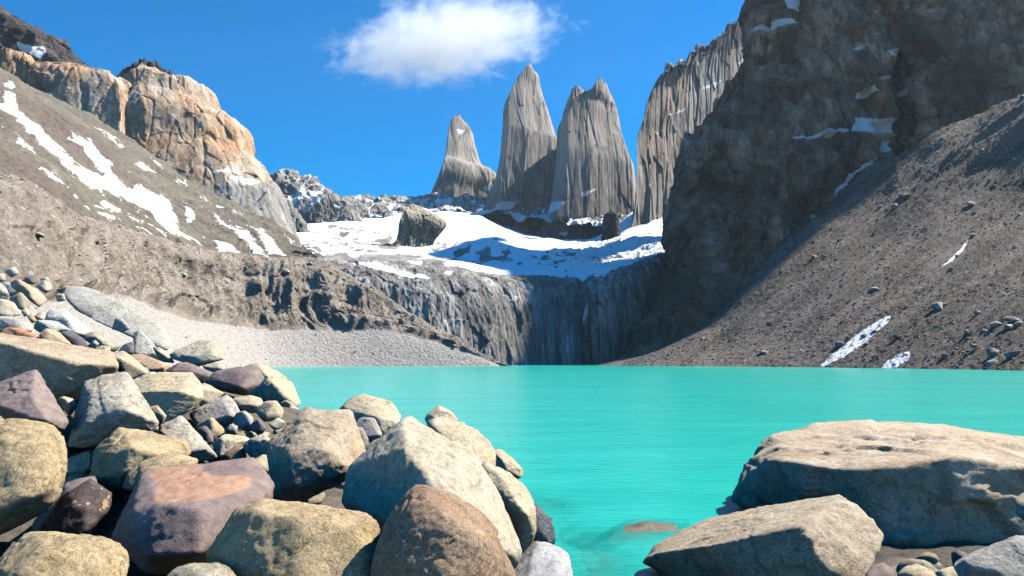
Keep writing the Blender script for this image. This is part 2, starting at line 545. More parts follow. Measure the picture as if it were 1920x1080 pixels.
RM['brown'] = rock_mat('brown_granite', (0.36, 0.23, 0.145), (0.45, 0.32, 0.21), (0.05, 0.045, 0.045), stain=(0.27, 0.165, 0.105), grain=0.7)
RM['purple'] = rock_mat('purple_mudstone', (0.18, 0.13, 0.118), (0.245, 0.185, 0.168), (0.06, 0.05, 0.055), stain=(0.26, 0.195, 0.18), grain=0.25, patchcol=(0.41, 0.235, 0.15), rough=0.7, bs=0.7)
RM['dark'] = rock_mat('dark_slate_stone', (0.105, 0.10, 0.105), (0.17, 0.16, 0.16), (0.04, 0.04, 0.045), grain=0.35, rough=0.6)
RM['rust'] = rock_mat('rust_stone', (0.43, 0.20, 0.095), (0.52, 0.275, 0.14), (0.12, 0.06, 0.035), stain=(0.34, 0.14, 0.07), grain=0.4)
RM['peach'] = rock_mat('peach_stone', (0.52, 0.34, 0.205), (0.58, 0.41, 0.27), (0.15, 0.10, 0.06), stain=(0.44, 0.27, 0.15), grain=0.4)
RM['conglom'] = rock_mat('pebbly_conglomerate', (0.085, 0.065, 0.065), (0.125, 0.095, 0.09), (0.03, 0.026, 0.026), grain=0.4, spots=(0.56, 0.37, 0.21), rough=0.65)
RM['wet'] = rock_mat('wet_dark_stone', (0.06, 0.06, 0.068), (0.10, 0.10, 0.108), (0.025, 0.025, 0.03), grain=0.3, rough=0.25, spec=0.6)
RM['wetwhite'] = rock_mat('half_wet_stone', (0.34, 0.335, 0.34), (0.50, 0.49, 0.47), (0.04, 0.04, 0.05), stain=(0.07, 0.07, 0.085), grain=0.5, rough=0.4, spec=0.5)
RM['olive'] = rock_mat('olive_granite', (0.30, 0.265, 0.185), (0.40, 0.36, 0.27), (0.05, 0.045, 0.035), stain=(0.20, 0.175, 0.12), grain=0.65)
RM['stone'] = rock_mat('scree_stone', (0.34, 0.30, 0.255), (0.44, 0.40, 0.35), (0.10, 0.09, 0.08), grain=0.4, s=0.25)
RM['gravel_pale'] = rock_mat('pale_gravel', (0.30, 0.27, 0.235), (0.42, 0.39, 0.345), (0.14, 0.13, 0.11), grain=0.4, s=0.3)
RM['gravel_dark'] = rock_mat('dark_gravel', (0.17, 0.142, 0.12), (0.31, 0.268, 0.23), (0.06, 0.05, 0.045), grain=0.4, s=0.3)
RM['soil'] = rock_mat('dark_shore_grit', (0.10, 0.085, 0.065), (0.16, 0.135, 0.105), (0.03, 0.027, 0.022), grain=0.6)

# ------------------------------------------------------------------ the left moraine
def strip(name, P, N, d, mat, kind='structure', label=None, cat=None, attrs=None, smooth=True):
    Q = P + N * d[..., None]
    nv, nu = P.shape[:2]
    A = {'snow': np.zeros((nv, nu)), 'alt': np.zeros((nv, nu))}
    A.update(attrs or {})
    me = mesh_from(name, Q.reshape(-1, 3), grid_faces(nv, nu), mat, smooth, A)
    o = link(name, me, label, cat, kind)
    return o, Q

SURF = {}

def build_moraine():
    crest = [(-500, 150, 200), (-100, 300, 190), (0, 325, 200), (50, 340, 210), (100, 370, 225), (150, 405, 260), (250, 432, 330), (330, 455, 385), (400, 470, 425),
             (500, 482, 470), (610, 490, 500), (650, 515, 502), (720, 555, 500), (790, 600, 497), (850, 630, 494), (900, 662, 490), (930, 680, 487), (965, 700, 486)]
    foot = [(-500, 640, 85), (0, 565, 140), (230, 545, 280), (300, 572, 330), (390, 598, 385), (440, 602, 408), (500, 610, 430), (600, 612, 450), (700, 612, 466),
            (800, 634, 476), (880, 661, 480), (930, 682, 481), (965, 702, 483)]
    shore = [(-500, None, 60, -2), (0, None, 100, -2), (300, None, 260, -2), (520, None, 410, -2), (930, None, 476, -2), (965, None, 480, -2)]
    back = [(p, y + 60, D + 70) for p, y, D in crest]
    P, vq = loft([shore, foot, crest, back], 900, [110, 260, 24], 'x', (-500, 965))
    X, Y = pix(P)
    N = facing(P, normals(P))
    nv, nu = P.shape[:2]
    flat = P.reshape(-1, 3)
    v = vq[:, None]
    u = X
    band = sstep(0.9, 1.12, v + 0.12 * (fbm(np.stack([u.ravel() / 40, 0 * u.ravel(), 0 * u.ravel()], 1), 3, seed=3).reshape(u.shape))) * (1 - sstep(1.5, 1.98, v))
    size = np.clip(P[..., 1] / 450, .55, 1.2)
    # ribs and gullies running down the slope
    wob = fbm(flat / 60, 3, seed=12).reshape(nv, nu)
    cr = np.array(crest, float)
    cp = at(cr[:, 0], cr[:, 1], cr[:, 2])
    run = np.concatenate([[0], np.cumsum(np.linalg.norm(np.diff(cp[:, :2], axis=0), axis=1))])
    sm = np.interp(u, cr[:, 0], run)
    q = np.stack([(sm / 17 + wob * .8).ravel(), (np.broadcast_to(v, u.shape) * 1.2).ravel(), np.zeros(u.size)], 1)
    rib = ridged(q, 3, seed=21).reshape(nv, nu)
    q2 = np.stack([(sm / 43 + wob * 0.6).ravel(), (np.broadcast_to(v, u.shape) * 0.9).ravel(), np.zeros(u.size) + 4], 1)
    rib2 = ridged(q2, 2, seed=25).reshape(nv, nu)
    d = band * size * ((rib - 0.5) * 7 + (rib2 - .5) * 10)
    # bites at the foot of the ribs
    cl, cb = cells(flat / np.array([16, 16, 22]), seed=5)
    d += band * size * cl.reshape(nv, nu) * 2.0
    cl2, _ = cells(flat / 5.0, seed=8)
    rough = 0.12 + 0.88 * sstep(0.95, 1.25, v)
    d += rough * size * (cl2.reshape(nv, nu) * .8 + fbm(flat / 7, 4, 0.6, seed=33).reshape(nv, nu) * .9)
    d *= 1 - .65 * sstep(640, 820, X)
    d += band * size * fbm(flat / 22, 3, .55, seed=41).reshape(nv, nu) * 3.5
    d += fbm(flat / 1.7, 2, 0.6, seed=44).reshape(nv, nu) * 0.25
    near = sstep(140, 40, X)      # the big overhung hollow close by
    hol = np.exp(-(((X - 75) / 60) ** 2 + ((Y - 480) / 35) ** 2))
    alt = np.clip(1.0 - sstep(0.82, 1.05, v) + 0 * u, 0, 1) * 0.9
    o, Q = strip('moraine_terrain', P, N, d, M['moraine'], label='pale grey moraine bank with eroded ribs above the left shore', cat='moraine', attrs={'alt': alt})
    SURF['moraine'] = (Q, vq, N)

# ------------------------------------------------------------------ the brown slope with snow streaks
SNOW_SLOPE = [
    [(0, 188), (30, 200), (60, 222), (80, 240), (115, 278), (148, 308), (175, 322), (190, 332), (205, 325), (231, 338), (246, 356), (258, 341), (281, 358), (314, 376), (329, 406),
     (341, 432), (387, 459), (350, 452), (317, 444), (299, 427), (278, 402), (237, 381), (178, 348), (127, 314), (89, 287), (59, 264), (30, 236), (0, 208)],
    [(127, 243), (166, 264), (187, 285), (212, 311), (207, 328), (190, 322), (172, 303), (148, 275)],
    [(0, 175), (20, 178), (40, 205), (10, 195)],
    [(62, 314), (98, 325), (133, 352), (153, 369), (128, 358), (101, 340)],
    [(184, 371), (201, 377), (219, 395), (252, 411), (281, 430), (255, 420), (219, 402), (190, 384)],
    [(163, 383), (190, 396), (222, 416), (190, 404)],
    [(342, 387), (356, 392), (368, 412), (352, 417)],
    [(400, 443), (439, 460), (452, 471), (412, 469)],
    [(379, 386), (430, 420), (462, 440), (498, 474), (502, 483), (486, 480), (462, 460), (430, 432)],
    [(456, 412), (489, 432), (515, 450), (536, 480), (505, 484), (486, 450)],
    [(367, 359), (415, 381), (450, 402), (424, 393)],
    [(0, 247), (39, 268), (78, 298), (36, 277)],
    [(178, 238), (230, 271), (205, 260)],
    [(255, 305), (275, 314), (290, 327), (270, 321)],
    [(320, 333), (340, 343), (352, 352), (330, 345)],
    [(560, 458), (610, 490), (590, 484)],
    [(5, 160), (25, 150), (20, 175)],
]

def build_slope():
    bot = [(-500, 240, 255), (0, 375, 245), (100, 410, 272), (150, 438, 300), (250, 462, 372), (330, 484, 425), (400, 495, 465), (500, 508, 512), (610, 514, 540), (680, 530, 545)]
    top = [(-500, -250, 600), (-100, 60, 600), (0, 130, 620), (60, 165, 640), (150, 212, 680), (250, 272, 720), (330, 330, 740), (400, 366, 740), (480, 408, 720), (550, 450, 680), (610, 487, 590), (680, 528, 560)]
    mid = [(-500, 0, 390), (-100, 180, 390), (0, 235, 395), (100, 290, 415), (250, 372, 500), (330, 408, 545), (400, 432, 570), (500, 464, 590), (610, 503, 562), (680, 529, 552)]
    back = [(p, y + 40, D + 120) for p, y, D in top]
    P, vq = loft([bot, mid, top, back], 760, [120, 120, 16], 'x', (-500, 680))
    X, Y = pix(P)
    N = facing(P, normals(P))
    nv, nu = P.shape[:2]
    fl = P.reshape(-1, 3)
    taper = 1 - sstep(560, 640, X) * .8
    d = taper * (fbm(fl / 60, 5, 0.55, seed=51).reshape(nv, nu) * 6 + cells(fl / 22, seed=52)[0].reshape(nv, nu) * 1.5 + fbm(fl / 5, 3, 0.6, seed=53).reshape(nv, nu) * .8)
    s = sdf(SNOW_SLOPE, X, Y)
    snow = np.clip(0.5 + s / 24, 0, 1.3) - 0.02
    # small streaks along the fall line
    al = (X * 0.78 + Y * 0.62)
    ac = (-X * 0.62 + Y * 0.78)
    st = fbm(np.stack([al.ravel() / 75, ac.ravel() / 7, 0 * al.ravel()], 1), 4, 0.6, seed=58).reshape(nv, nu)
    snow = np.maximum(snow - .05, 0.12 + (st - 0.22) * 1.0 * sstep(30, 260, X))
    d += np.where(s > 0, 0.6, 0)
    strip('mountain_slope', P, N, d, M['slope'], label='brown scree slope streaked with snow above the pale moraine', cat='slope', attrs={'snow': snow})

# ------------------------------------------------------------------ towers and peaks as closed bodies
def tower_body(levels, D, ratio, plan, nth, nv, amp=1.0, seed=0, vs=0.14, size=None, snow=None, altf=None, jag=0.0):
    L = np.array(levels, float)
    L = L[np.argsort(-L[:, 0])]
    pq = np.linspace(L[0, 0], L[-1, 0], nv)
    q = pchip(-L[:, 0], L[:, 1:3], -pq)
    a = at(q[:, 0], pq, D)
    b = at(q[:, 1], pq, D)
    cx = (a[:, 0] + b[:, 0]) / 2
    hw = (b[:, 0] - a[:, 0]) / 2 * 1.05
    plan = np.array(plan, float)
    pl = np.concatenate([plan, plan[:1]])
    seg = np.concatenate([[0], np.cumsum(np.linalg.norm(np.diff(pl, axis=0), axis=1))])
    t = np.linspace(0, seg[-1], nth, endpoint=False)
    c = np.stack([np.interp(t, seg, pl[:, k]) for k in range(2)], 1)
    hmax = hw.max()
    dep = ratio * (0.35 * hmax + 0.65 * hw)
    P = np.stack([cx[:, None] + hw[:, None] * c[None, :, 0], D + dep[:, None] * c[None, :, 1] - 0 * hw[:, None], np.repeat(a[:, 2:3], nth, 1)], -1)
    # keep the far depth steady: shoulders lean back as they narrow
    N = normals(P, True)
    ctr = np.stack([cx, np.full(nv, D), a[:, 2]], -1)[:, None]
    N *= np.sign(((P - ctr) * N).sum(-1).mean())
    fl = P.reshape(-1, 3)
    S = size or hmax * 0.5
    sc = np.array([1, 1, vs]) / S
    e = np.minimum(1, hw / (0.18 * hmax))[:, None]
    d = ridged(fl * sc * 1.3 + seed, 4, 0.55, seed=seed).reshape(nv, nth) - 0.55
    d = d * 0.03 + fbm(fl * sc * 3.5 + seed, 4, 0.6, seed=seed + 5).reshape(nv, nth) * 0.03
    d += cells(fl * np.array([1, 1, vs]) / S * 1.2 + seed, seed=seed + 9, tilt=.9)[0].reshape(nv, nth) * 0.10
    d += cells(fl * np.array([1, 1, vs * 1.4]) / S * 5 + seed, seed=seed + 19)[0].reshape(nv, nth) * 0.05
    d += (ridged(fl * np.array([1, 1, vs * .4]) / S * 5 + seed, 3, .6, seed=seed + 29).reshape(nv, nth) - .5) * .04
    d -= .05 * np.exp(-(perlin(fl * np.array([1, 1, vs * .45]) / S * 2.6 + seed * 3, seed=seed + 37).reshape(nv, nth) / .05) ** 2)
    P = P + N * (d * S * amp * .9 * e)[..., None]
    jw = sstep(.86, 1, np.linspace(0, 1, nv))[:, None]
    P[..., 2] += jag * jw * (np.abs(fbm(np.stack([P[..., 0].ravel() / S * 2.4, P[..., 1].ravel() / S * 2.4, 0 * P[..., 0].ravel()], 1), 4, .7, seed=seed + 41)).reshape(nv, nth) - .25)
    V = P.reshape(-1, 3)
    Fc = grid_faces(nv, nth, True)
    # close the top with a fan of quads folded on the last ring
    base = (nv - 1) * nth
    cap = []
    for k in range(nth // 2 - 1):
        cap.append([base + k, base + k + 1, base + nth - 2 - k, base + nth - 1 - k])
    Fc = np.concatenate([Fc, np.array(cap)])
    X, Y = pix(P)
    sn = np.zeros(X.shape)
    if snow:
        sn = np.clip(0.5 + sdf(snow, X, Y) / 18, 0, 1.2)
        if altf and vs < .2:
            sn = np.maximum(sn, .36 * sstep(.5, 1, altf(X, Y)))
    al = altf(X, Y) if altf else np.zeros(X.shape)
    return V, Fc, sn.ravel(), al.ravel()

def tower(name, bodies, mat, label, cat, kind=None, smooth=True):
    Vs, Fs, sn, al, n = [], [], [], [], 0
    for bd in bodies:
        V, Fc, s, a = bd if isinstance(bd, tuple) else tower_body(**bd)
        Vs.append(V)
        Fs.append(Fc + n)
        n += len(V)
        sn.append(s)
        al.append(a)
    V = np.concatenate(Vs)
    loc = np.array([V[:, 0].mean(), V[:, 1].mean(), V[:, 2].min()])
    me = mesh_from(name, V - loc, np.concatenate(Fs), mat, smooth, {'snow': np.concatenate(sn), 'alt': np.concatenate(al)})
    return link(name, me, label, cat, kind, loc=loc)

PLAN_R = [(-1, -0.2), (-0.78, -0.95), (-0.2, -0.72), (0.3, -0.35), (0.85, -0.05), (1, 0.35), (0.6, 0.95), (-0.7, 0.95)]
PLAN_B = [(-1, 0.1), (-0.6, -0.8), (0.0, -0.85), (0.55, -0.7), (1, 0.0), (0.7, 0.8), (-0.6, 0.9)]

def base_alt(y0, y1):
    return lambda X, Y: sstep(y0 - 18, y1 + 18, Y)

def build_peaks():
    snow = [[(925, 430), (960, 424), (1010, 436), (1000, 446), (940, 442)], [(918, 396), (935, 378), (975, 376), (958, 394), (930, 400)], [(985, 414), (1040, 378), (1070, 375), (1040, 395), (1008, 414)], [(1088, 362), (1120, 354), (1092, 370)],
            [(1090, 415), (1105, 420), (1092, 424)], [(1045, 438), (1065, 434), (1060, 444)], [(1070, 412), (1080, 412), (1080, 424), (1072, 420)]]
    tower('rock_tower', [dict(levels=[(425, 782, 950), (405, 795, 940), (385, 806, 930), (365, 815, 930), (340, 825, 936), (325, 830, 931), (316, 833, 922), (309, 835, 905), (295, 838, 897), (280, 840, 893), (262, 842, 887),
                              (245, 845, 884), (235, 852, 879), (229, 859, 872), (226, 863, 868)], D=1950, ratio=1.15, plan=PLAN_R, nth=320, nv=300, seed=3, size=70, amp=.3,
                              snow=[[(848, 238), (870, 245), (865, 252)], [(800, 380), (850, 368), (880, 372), (830, 384)], [(905, 352), (922, 340), (915, 360)]], altf=base_alt(362, 378))],
          M['tower'], 'shortest rock tower with a stepped right shoulder, leftmost of the three', 'rock tower')
    tower('rock_tower', [dict(levels=[(440, 872, 1040), (415, 893, 1048), (395, 908, 1050), (370, 922, 1050), (340, 932, 1050), (300, 940, 1049), (260, 944, 1047), (248, 945, 1042), (225, 945, 1034), (200, 949, 1027),
                              (182, 957, 1020), (165, 966, 1015), (155, 974, 1013), (148, 979, 1012), (140, 986, 1009), (134, 990, 1003), (131, 994, 999)], D=1820, ratio=1.1, plan=PLAN_R, nth=360, nv=380, seed=11, size=80, amp=.3,
                              snow=snow, altf=base_alt(390, 402)),
                         dict(levels=[(175, 958, 985), (160, 968, 984), (150, 976, 984), (146, 978, 982)], D=1820, ratio=0.6, plan=PLAN_B, nth=60, nv=40, seed=2, size=30)],
          M['tower'], 'tallest rock tower tapering to a single tip, middle of the three', 'rock tower')
    tower('rock_tower', [dict(levels=[(480, 985, 1215), (450, 1003, 1205), (420, 1022, 1200), (380, 1036, 1196), (340, 1040, 1194), (310, 1044, 1192), (280, 1045, 1181), (250, 1046, 1170), (232, 1053, 1165), (216, 1062, 1162),
                              (204, 1070, 1159), (196, 1084, 1158), (188, 1100, 1154), (180, 1106, 1150), (171, 1111, 1144), (162, 1117, 1136)], D=1720, ratio=1.0, plan=PLAN_R, nth=400, nv=360, seed=23, size=80, amp=.3, jag=12,
                              snow=snow, altf=base_alt(395, 415)),
                         dict(levels=[(240, 1050, 1112), (205, 1060, 1108), (190, 1066, 1104), (180, 1070, 1100), (172, 1073, 1096), (165, 1077, 1090)], D=1725, ratio=0.8, plan=PLAN_R, nth=120, nv=90, seed=6, size=36)],
          M['tower'], 'broad twin-tipped rock tower, rightmost of the three and in front of the grey peak', 'rock tower')
    cap = lambda X, Y: sstep(0, 12, 118 - (X - 1285) * 0.22 - Y)
    rows = [[(1185, 480, 1500), (1160, 480, 1285), (1420, 480, 1590)], [(1200, 440, 1510), (1178, 440, 1300), (1425, 430, 1605)], [(1208, 400, 1520), (1188, 400, 1310), (1430, 380, 1620)],
            [(1213, 320, 1530), (1193, 320, 1320), (1430, 280, 1630)], [(1215, 260, 1540), (1195, 260, 1330), (1430, 190, 1640)], [(1226, 225, 1545), (1206, 225, 1335), (1430, 150, 1645)],
            [(1232, 200, 1550), (1212, 200, 1340), (1430, 120, 1650)], [(1246, 160, 1555), (1226, 160, 1350), (1330, 118, 1500), (1430, 62, 1660)],
            [(1262, 130, 1560), (1245, 132, 1360), (1282, 116, 1400), (1296, 108, 1420), (1312, 92, 1450), (1340, 79, 1490), (1358, 63, 1520), (1372, 49, 1545), (1384, 39, 1560), (1400, 25, 1580), (1430, 0, 1670)],
            [(1264, 138, 1640), (1247, 140, 1440), (1284, 124, 1480), (1298, 116, 1500), (1314, 100, 1530), (1342, 87, 1570), (1360, 71, 1600), (1374, 57, 1625), (1386, 47, 1640), (1402, 33, 1660), (1432, 8, 1750)]]
    P, vq = loft(rows, 420, [24, 24, 44, 40, 28, 24, 34, 30, 8], 's')
    X, Y = pix(P)
    N = facing(P, normals(P))
    nv, nu = P.shape[:2]
    fl = P.reshape(-1, 3)
    d = cells(fl / np.array([30, 30, 150]), seed=32, tilt=1.0)[0].reshape(nv, nu) * 3.2 + cells(fl / np.array([12, 12, 50]), seed=33, tilt=.9)[0].reshape(nv, nu) * 1.0 + fbm(fl / np.array([25, 25, 70]), 4, .6, seed=34).reshape(nv, nu) * 1.0
    d -= 2.5 * np.exp(-(perlin(fl / np.array([34, 34, 320]), seed=35).reshape(nv, nu) / .05) ** 2)
    P = P + N * d[..., None]
    jw = sstep(7.2, 8, vq)[:, None]
    P[..., 2] += jw * 34 * (np.abs(fbm(np.stack([P[..., 0].ravel() / 40, P[..., 1].ravel() / 40, 0 * P[..., 0].ravel()], 1), 4, .55, seed=36)).reshape(nv, nu) - .22)
    sn = np.clip(0.5 + sdf([[(1252, 216), (1285, 203), (1282, 209)], [(1316, 166), (1354, 149), (1340, 163)], [(1385, 118), (1398, 108), (1392, 122)], [(1230, 250), (1240, 246), (1236, 252)]], X, Y) / 14, 0, 1.2)
    peak = (P.reshape(-1, 3), grid_faces(nv, nu), sn.ravel(), cap(X, Y).ravel())
    tower('mountain_peak', [peak,
                            dict(levels=[(330, 1420, 2000), (150, 1450, 1980), (40, 1462, 1950), (-60, 1470, 1900), (-200, 1490, 1850), (-300, 1540, 1800)], D=1130, ratio=.28, plan=PLAN_R, nth=200, nv=120, seed=37, size=70)],  # unseen mass behind the brown cliff, added to throw shade on the snowfield
          M['tower'], 'tall grey granite peak with a dark jagged crest beside the brown cliff', 'peak')
    # tan walls at the left
    lo = lambda X, Y: sstep(0, 40, Y - (318 + (510 - X) * 0.12)) * sstep(330, 400, X)
    tower('rock_buttress', [dict(levels=[(460, 205, 540), (425, 215, 528), (395, 225, 516), (372, 232, 511), (350, 236, 503), (320, 240, 486), (295, 242, 470), (278, 243, 456), (250, 244, 451), (236, 244, 447), (224, 245, 438),
                                 (212, 246, 424), (200, 247, 408), (190, 248, 393), (180, 250, 389), (170, 262, 387), (162, 272, 384), (157, 280, 372), (150, 284, 330), (144, 292, 318)], D=860, ratio=1.0,
                                 plan=[(-1, 0.35), (-0.62, -0.82), (-0.2, -0.78), (0.2, -0.6), (0.6, -0.4), (0.92, -0.1), (1, 0.4), (0.5, 0.95), (-0.8, 0.9)], nth=460, nv=380, seed=41, size=55, vs=0.5, amp=0.45, jag=5,
                                 snow=[[(396, 323), (430, 315), (462, 321), (450, 327), (420, 322)], [(428, 331), (470, 334), (494, 340), (475, 348), (440, 339)], [(325, 143), (345, 152), (330, 150)]], altf=lo)],
          M['tan'], 'square tan granite buttress standing above the snow-streaked slope', 'cliff')
    tower('rock_buttress', [dict(levels=[(330, -130, 275), (300, -130, 266), (275, -130, 257), (250, -130, 256), (225, -120, 255), (200, -110, 254), (185, -100, 251), (172, -80, 249), (162, -60, 244), (154, -40, 236), (146, -20, 220),
                                 (142, 20, 200), (138, 160, 200)], D=800, ratio=0.55,
                                 plan=[(-1, 0.3), (-0.8, -0.7), (-0.3, -0.85), (0.1, -0.7), (0.5, -0.62), (0.92, -0.35), (1, 0.3), (0.5, 0.95), (-0.8, 0.9)], nth=420, nv=240, seed=52, size=45, vs=0.35, amp=0.6),
                            dict(levels=[(250, 40, 190), (200, 60, 185), (170, 66, 160), (150, 74, 150), (138, 80, 146), (128, 92, 142), (123, 103, 112)], D=780, ratio=0.6, plan=PLAN_R, nth=200, nv=160, seed=56, size=35, vs=0.3),
                            dict(levels=[(230, -60, 105), (190, -40, 80), (150, -30, 66), (125, -20, 60), (110, 5, 55), (99, 18, 48)], D=760, ratio=0.6, plan=PLAN_R, nth=200, nv=140, seed=59, size=35, vs=0.3)],
          M['tan'], 'long low tan cliff with rounded right end below the dark summit', 'cliff')
    tower('mountain_peak', [dict(levels=[(260, -700, 330), (200, -650, 270), (160, -600, 232), (145, -580, 208), (135, -560, 180), (122, -540, 160), (108, -500, 141), (97, -470, 122), (86, -440, 108), (75, -400, 98), (62, -380, 93), (54, -360, 78),
                                 (48, -340, 58), (38, -310, 44), (28, -290, 24), (16, -270, 4), (0, -240, -20), (-40, -200, -60)], D=1050, ratio=0.35, plan=PLAN_R, nth=460, nv=300, seed=63, size=60, vs=0.7,
                                 snow=[[(28, 74), (45, 84), (82, 87), (86, 98), (75, 114), (60, 102), (35, 92)], [(60, 125), (90, 128), (70, 131)], [(140, 128), (155, 133), (142, 135)]])],
          M['dark'], 'dark slate summit ridge falling to the right above the tan cliff', 'peak')
    tower('mountain_peak', [dict(levels=[(230, 190, 420), (190, 205, 380), (165, 228, 352), (155, 234, 342), (150, 236, 335), (145, 240, 328), (140, 252, 316), (136, 262, 310), (133, 296, 306)], D=1000, ratio=0.5, plan=PLAN_R,
                                 nth=300, nv=160, seed=67, size=40, vs=0.7, jag=25, snow=[[(258, 160), (268, 157), (264, 163)], [(240, 172), (252, 166), (246, 176)]])],
          M['dark'], 'small dark jagged cap rising behind the tan buttress', 'peak')
    # rocks standing out of the snow
    tower('rock_outcrop', [dict(levels=[(435, 545, 690), (418, 556, 676), (405, 566, 668), (392, 578, 660), (380, 592, 648), (371, 604, 636), (365, 615, 626)], D=1330, ratio=0.7, plan=PLAN_R, nth=240, nv=150, seed=71, size=45, vs=0.6,
                                snow=[[(560, 380), (600, 362), (612, 366), (590, 385), (570, 400)], [(625, 385), (640, 380), (640, 392)]])],
          M['ridge'], 'rounded pale rock dome with a snow cap right of the tan buttress', 'rock')
    tower('rock_outcrop', [dict(levels=[(450, 478, 592), (432, 488, 576), (415, 496, 566), (402, 502, 556), (390, 510, 549), (380, 518, 544), (374, 524, 539), (370, 528, 534)], D=1050, ratio=0.7, plan=PLAN_R, nth=220, nv=150, seed=75, size=30, vs=0.5,
                                snow=[[(540, 400), (556, 415), (548, 412)]])],
          M['ridge'], 'pointed grey outcrop at the left end of the snowfield', 'rock')
    tower('rock_outcrop', [dict(levels=[(474, 728, 812), (460, 746, 808), (445, 752, 812), (430, 755, 826), (418, 757, 832), (408, 760, 828), (400, 765, 812), (394, 772, 800), (388, 776, 790)], D=930, ratio=1.6,
                                plan=[(-1, -0.3), (-0.8, -0.9), (-0.1, -0.5), (0.5, -0.15), (1, 0.3), (0.6, 0.9), (-0.7, 0.9)], nth=240, nv=170, seed=79, size=20, vs=0.4)],
          M['gran'], 'lone blocky beige rock standing in the middle of the snowfield', 'rock')
    tower('rock_outcrop', [dict(levels=[(462, 1122, 1165), (450, 1127, 1163), (430, 1130, 1162), (415, 1131, 1161), (402, 1134, 1158), (397, 1142, 1152)], D=1230, ratio=0.8, plan=PLAN_B, nth=120, nv=90, seed=83, size=16, vs=0.4)],
          M['dark'], 'small dark rock block at the foot of the broad twin-tipped tower', 'rock')

M['gran'] = terrain_mat('beige_outcrop', [(0.3, (0.28, 0.24, 0.19)), (0.5, (0.40, 0.355, 0.285)), (0.7, (0.47, 0.43, 0.365))], scale=0.06, stretch=(1, 1, .5), fine=0.2, fine_amt=0.5, bump_scale=0.15, bump_d=4, bump_s=0.8, snow_scale=0.06, blocks=((.08, (1, 1, .5), .35, .6),))

def build_back_ridge():
    top = [(430, 350, 1500), (470, 338, 1500), (495, 330, 1500), (507, 334, 1500), (520, 331, 1500), (530, 327, 1510), (538, 322, 1510), (545, 321, 1510), (552, 328, 1510), (560, 335, 1510), (575, 337, 1520), (590, 343, 1530), (600, 351, 1540), (612, 362, 1550),
           (635, 372, 1600), (655, 376, 1700), (668, 377, 1720), (690, 375, 1740), (705, 381, 1760), (722, 376, 1780), (745, 377, 1800), (770, 372, 1820), (800, 370, 1850), (830, 366, 1900), (900, 372, 1950), (1000, 380, 1950), (1260, 395, 1950)]
    bot = [(430, 440, 1250), (540, 428, 1290), (600, 420, 1330), (660, 418, 1380), (720, 412, 1440), (800, 404, 1560), (860, 398, 1640), (920, 402, 1650), (1000, 415, 1600), (1260, 430, 1500)]
    mid = [(430, 400, 1400), (540, 380, 1420), (600, 392, 1440), (660, 398, 1500), (720, 394, 1580), (800, 388, 1700), (860, 383, 1780), (920, 388, 1800), (1000, 395, 1780), (1260, 410, 1700)]
    back = [(p, y + 30, D + 250) for p, y, D in top]
    P, vq = loft([bot, mid, top, back], 700, [60, 60, 12], 'x', (430, 1260))
    X, Y = pix(P)
    N = facing(P, normals(P))
    nv, nu = P.shape[:2]
    fl = P.reshape(-1, 3)
    d = ridged(fl / np.array([70, 70, 120]), 4, .55, seed=91).reshape(nv, nu) * 26 - 12 + cells(fl / 28, seed=92)[0].reshape(nv, nu) * 7
    sn = np.clip(0.5 + sdf([[(500, 342), (508, 345), (526, 368), (518, 372)], [(540, 372), (575, 358), (602, 360), (600, 372), (560, 380), (540, 385)], [(700, 384), (716, 380), (705, 392)], [(722, 392), (746, 388), (730, 402)],
                            [(780, 385), (800, 380), (805, 388), (788, 392)], [(812, 384), (845, 376), (850, 386), (820, 392)], [(480, 405), (520, 385), (525, 400), (500, 415)]], X, Y) / 9, 0, 1.2)
    st = fbm(np.stack([X.ravel() / 16, Y.ravel() / 7, 0 * X.ravel()], 1), 4, .6, seed=95).reshape(nv, nu)
    sn = np.maximum(sn, 0.25 + (st - .05) * .7)
    sn = np.maximum(sn, sstep(0.35, 0.0, vq[:, None] + 0 * X) * 1.1)
    strip('mountain_ridge', P, N, d, M['ridge'], label='low grey ridge dusted with snow between the tan buttress and the towers', cat='ridge', attrs={'snow': sn})

LIP = [(470, 486, 560), (560, 485, 568), (640, 488, 572), (700, 490, 578), (760, 496, 588), (850, 503, 606), (920, 514, 630), (1000, 518, 660), (1060, 521, 690), (1100, 522, 712), (1130, 515, 716), (1180, 497, 745), (1260, 470, 810), (1460, 445, 900)]

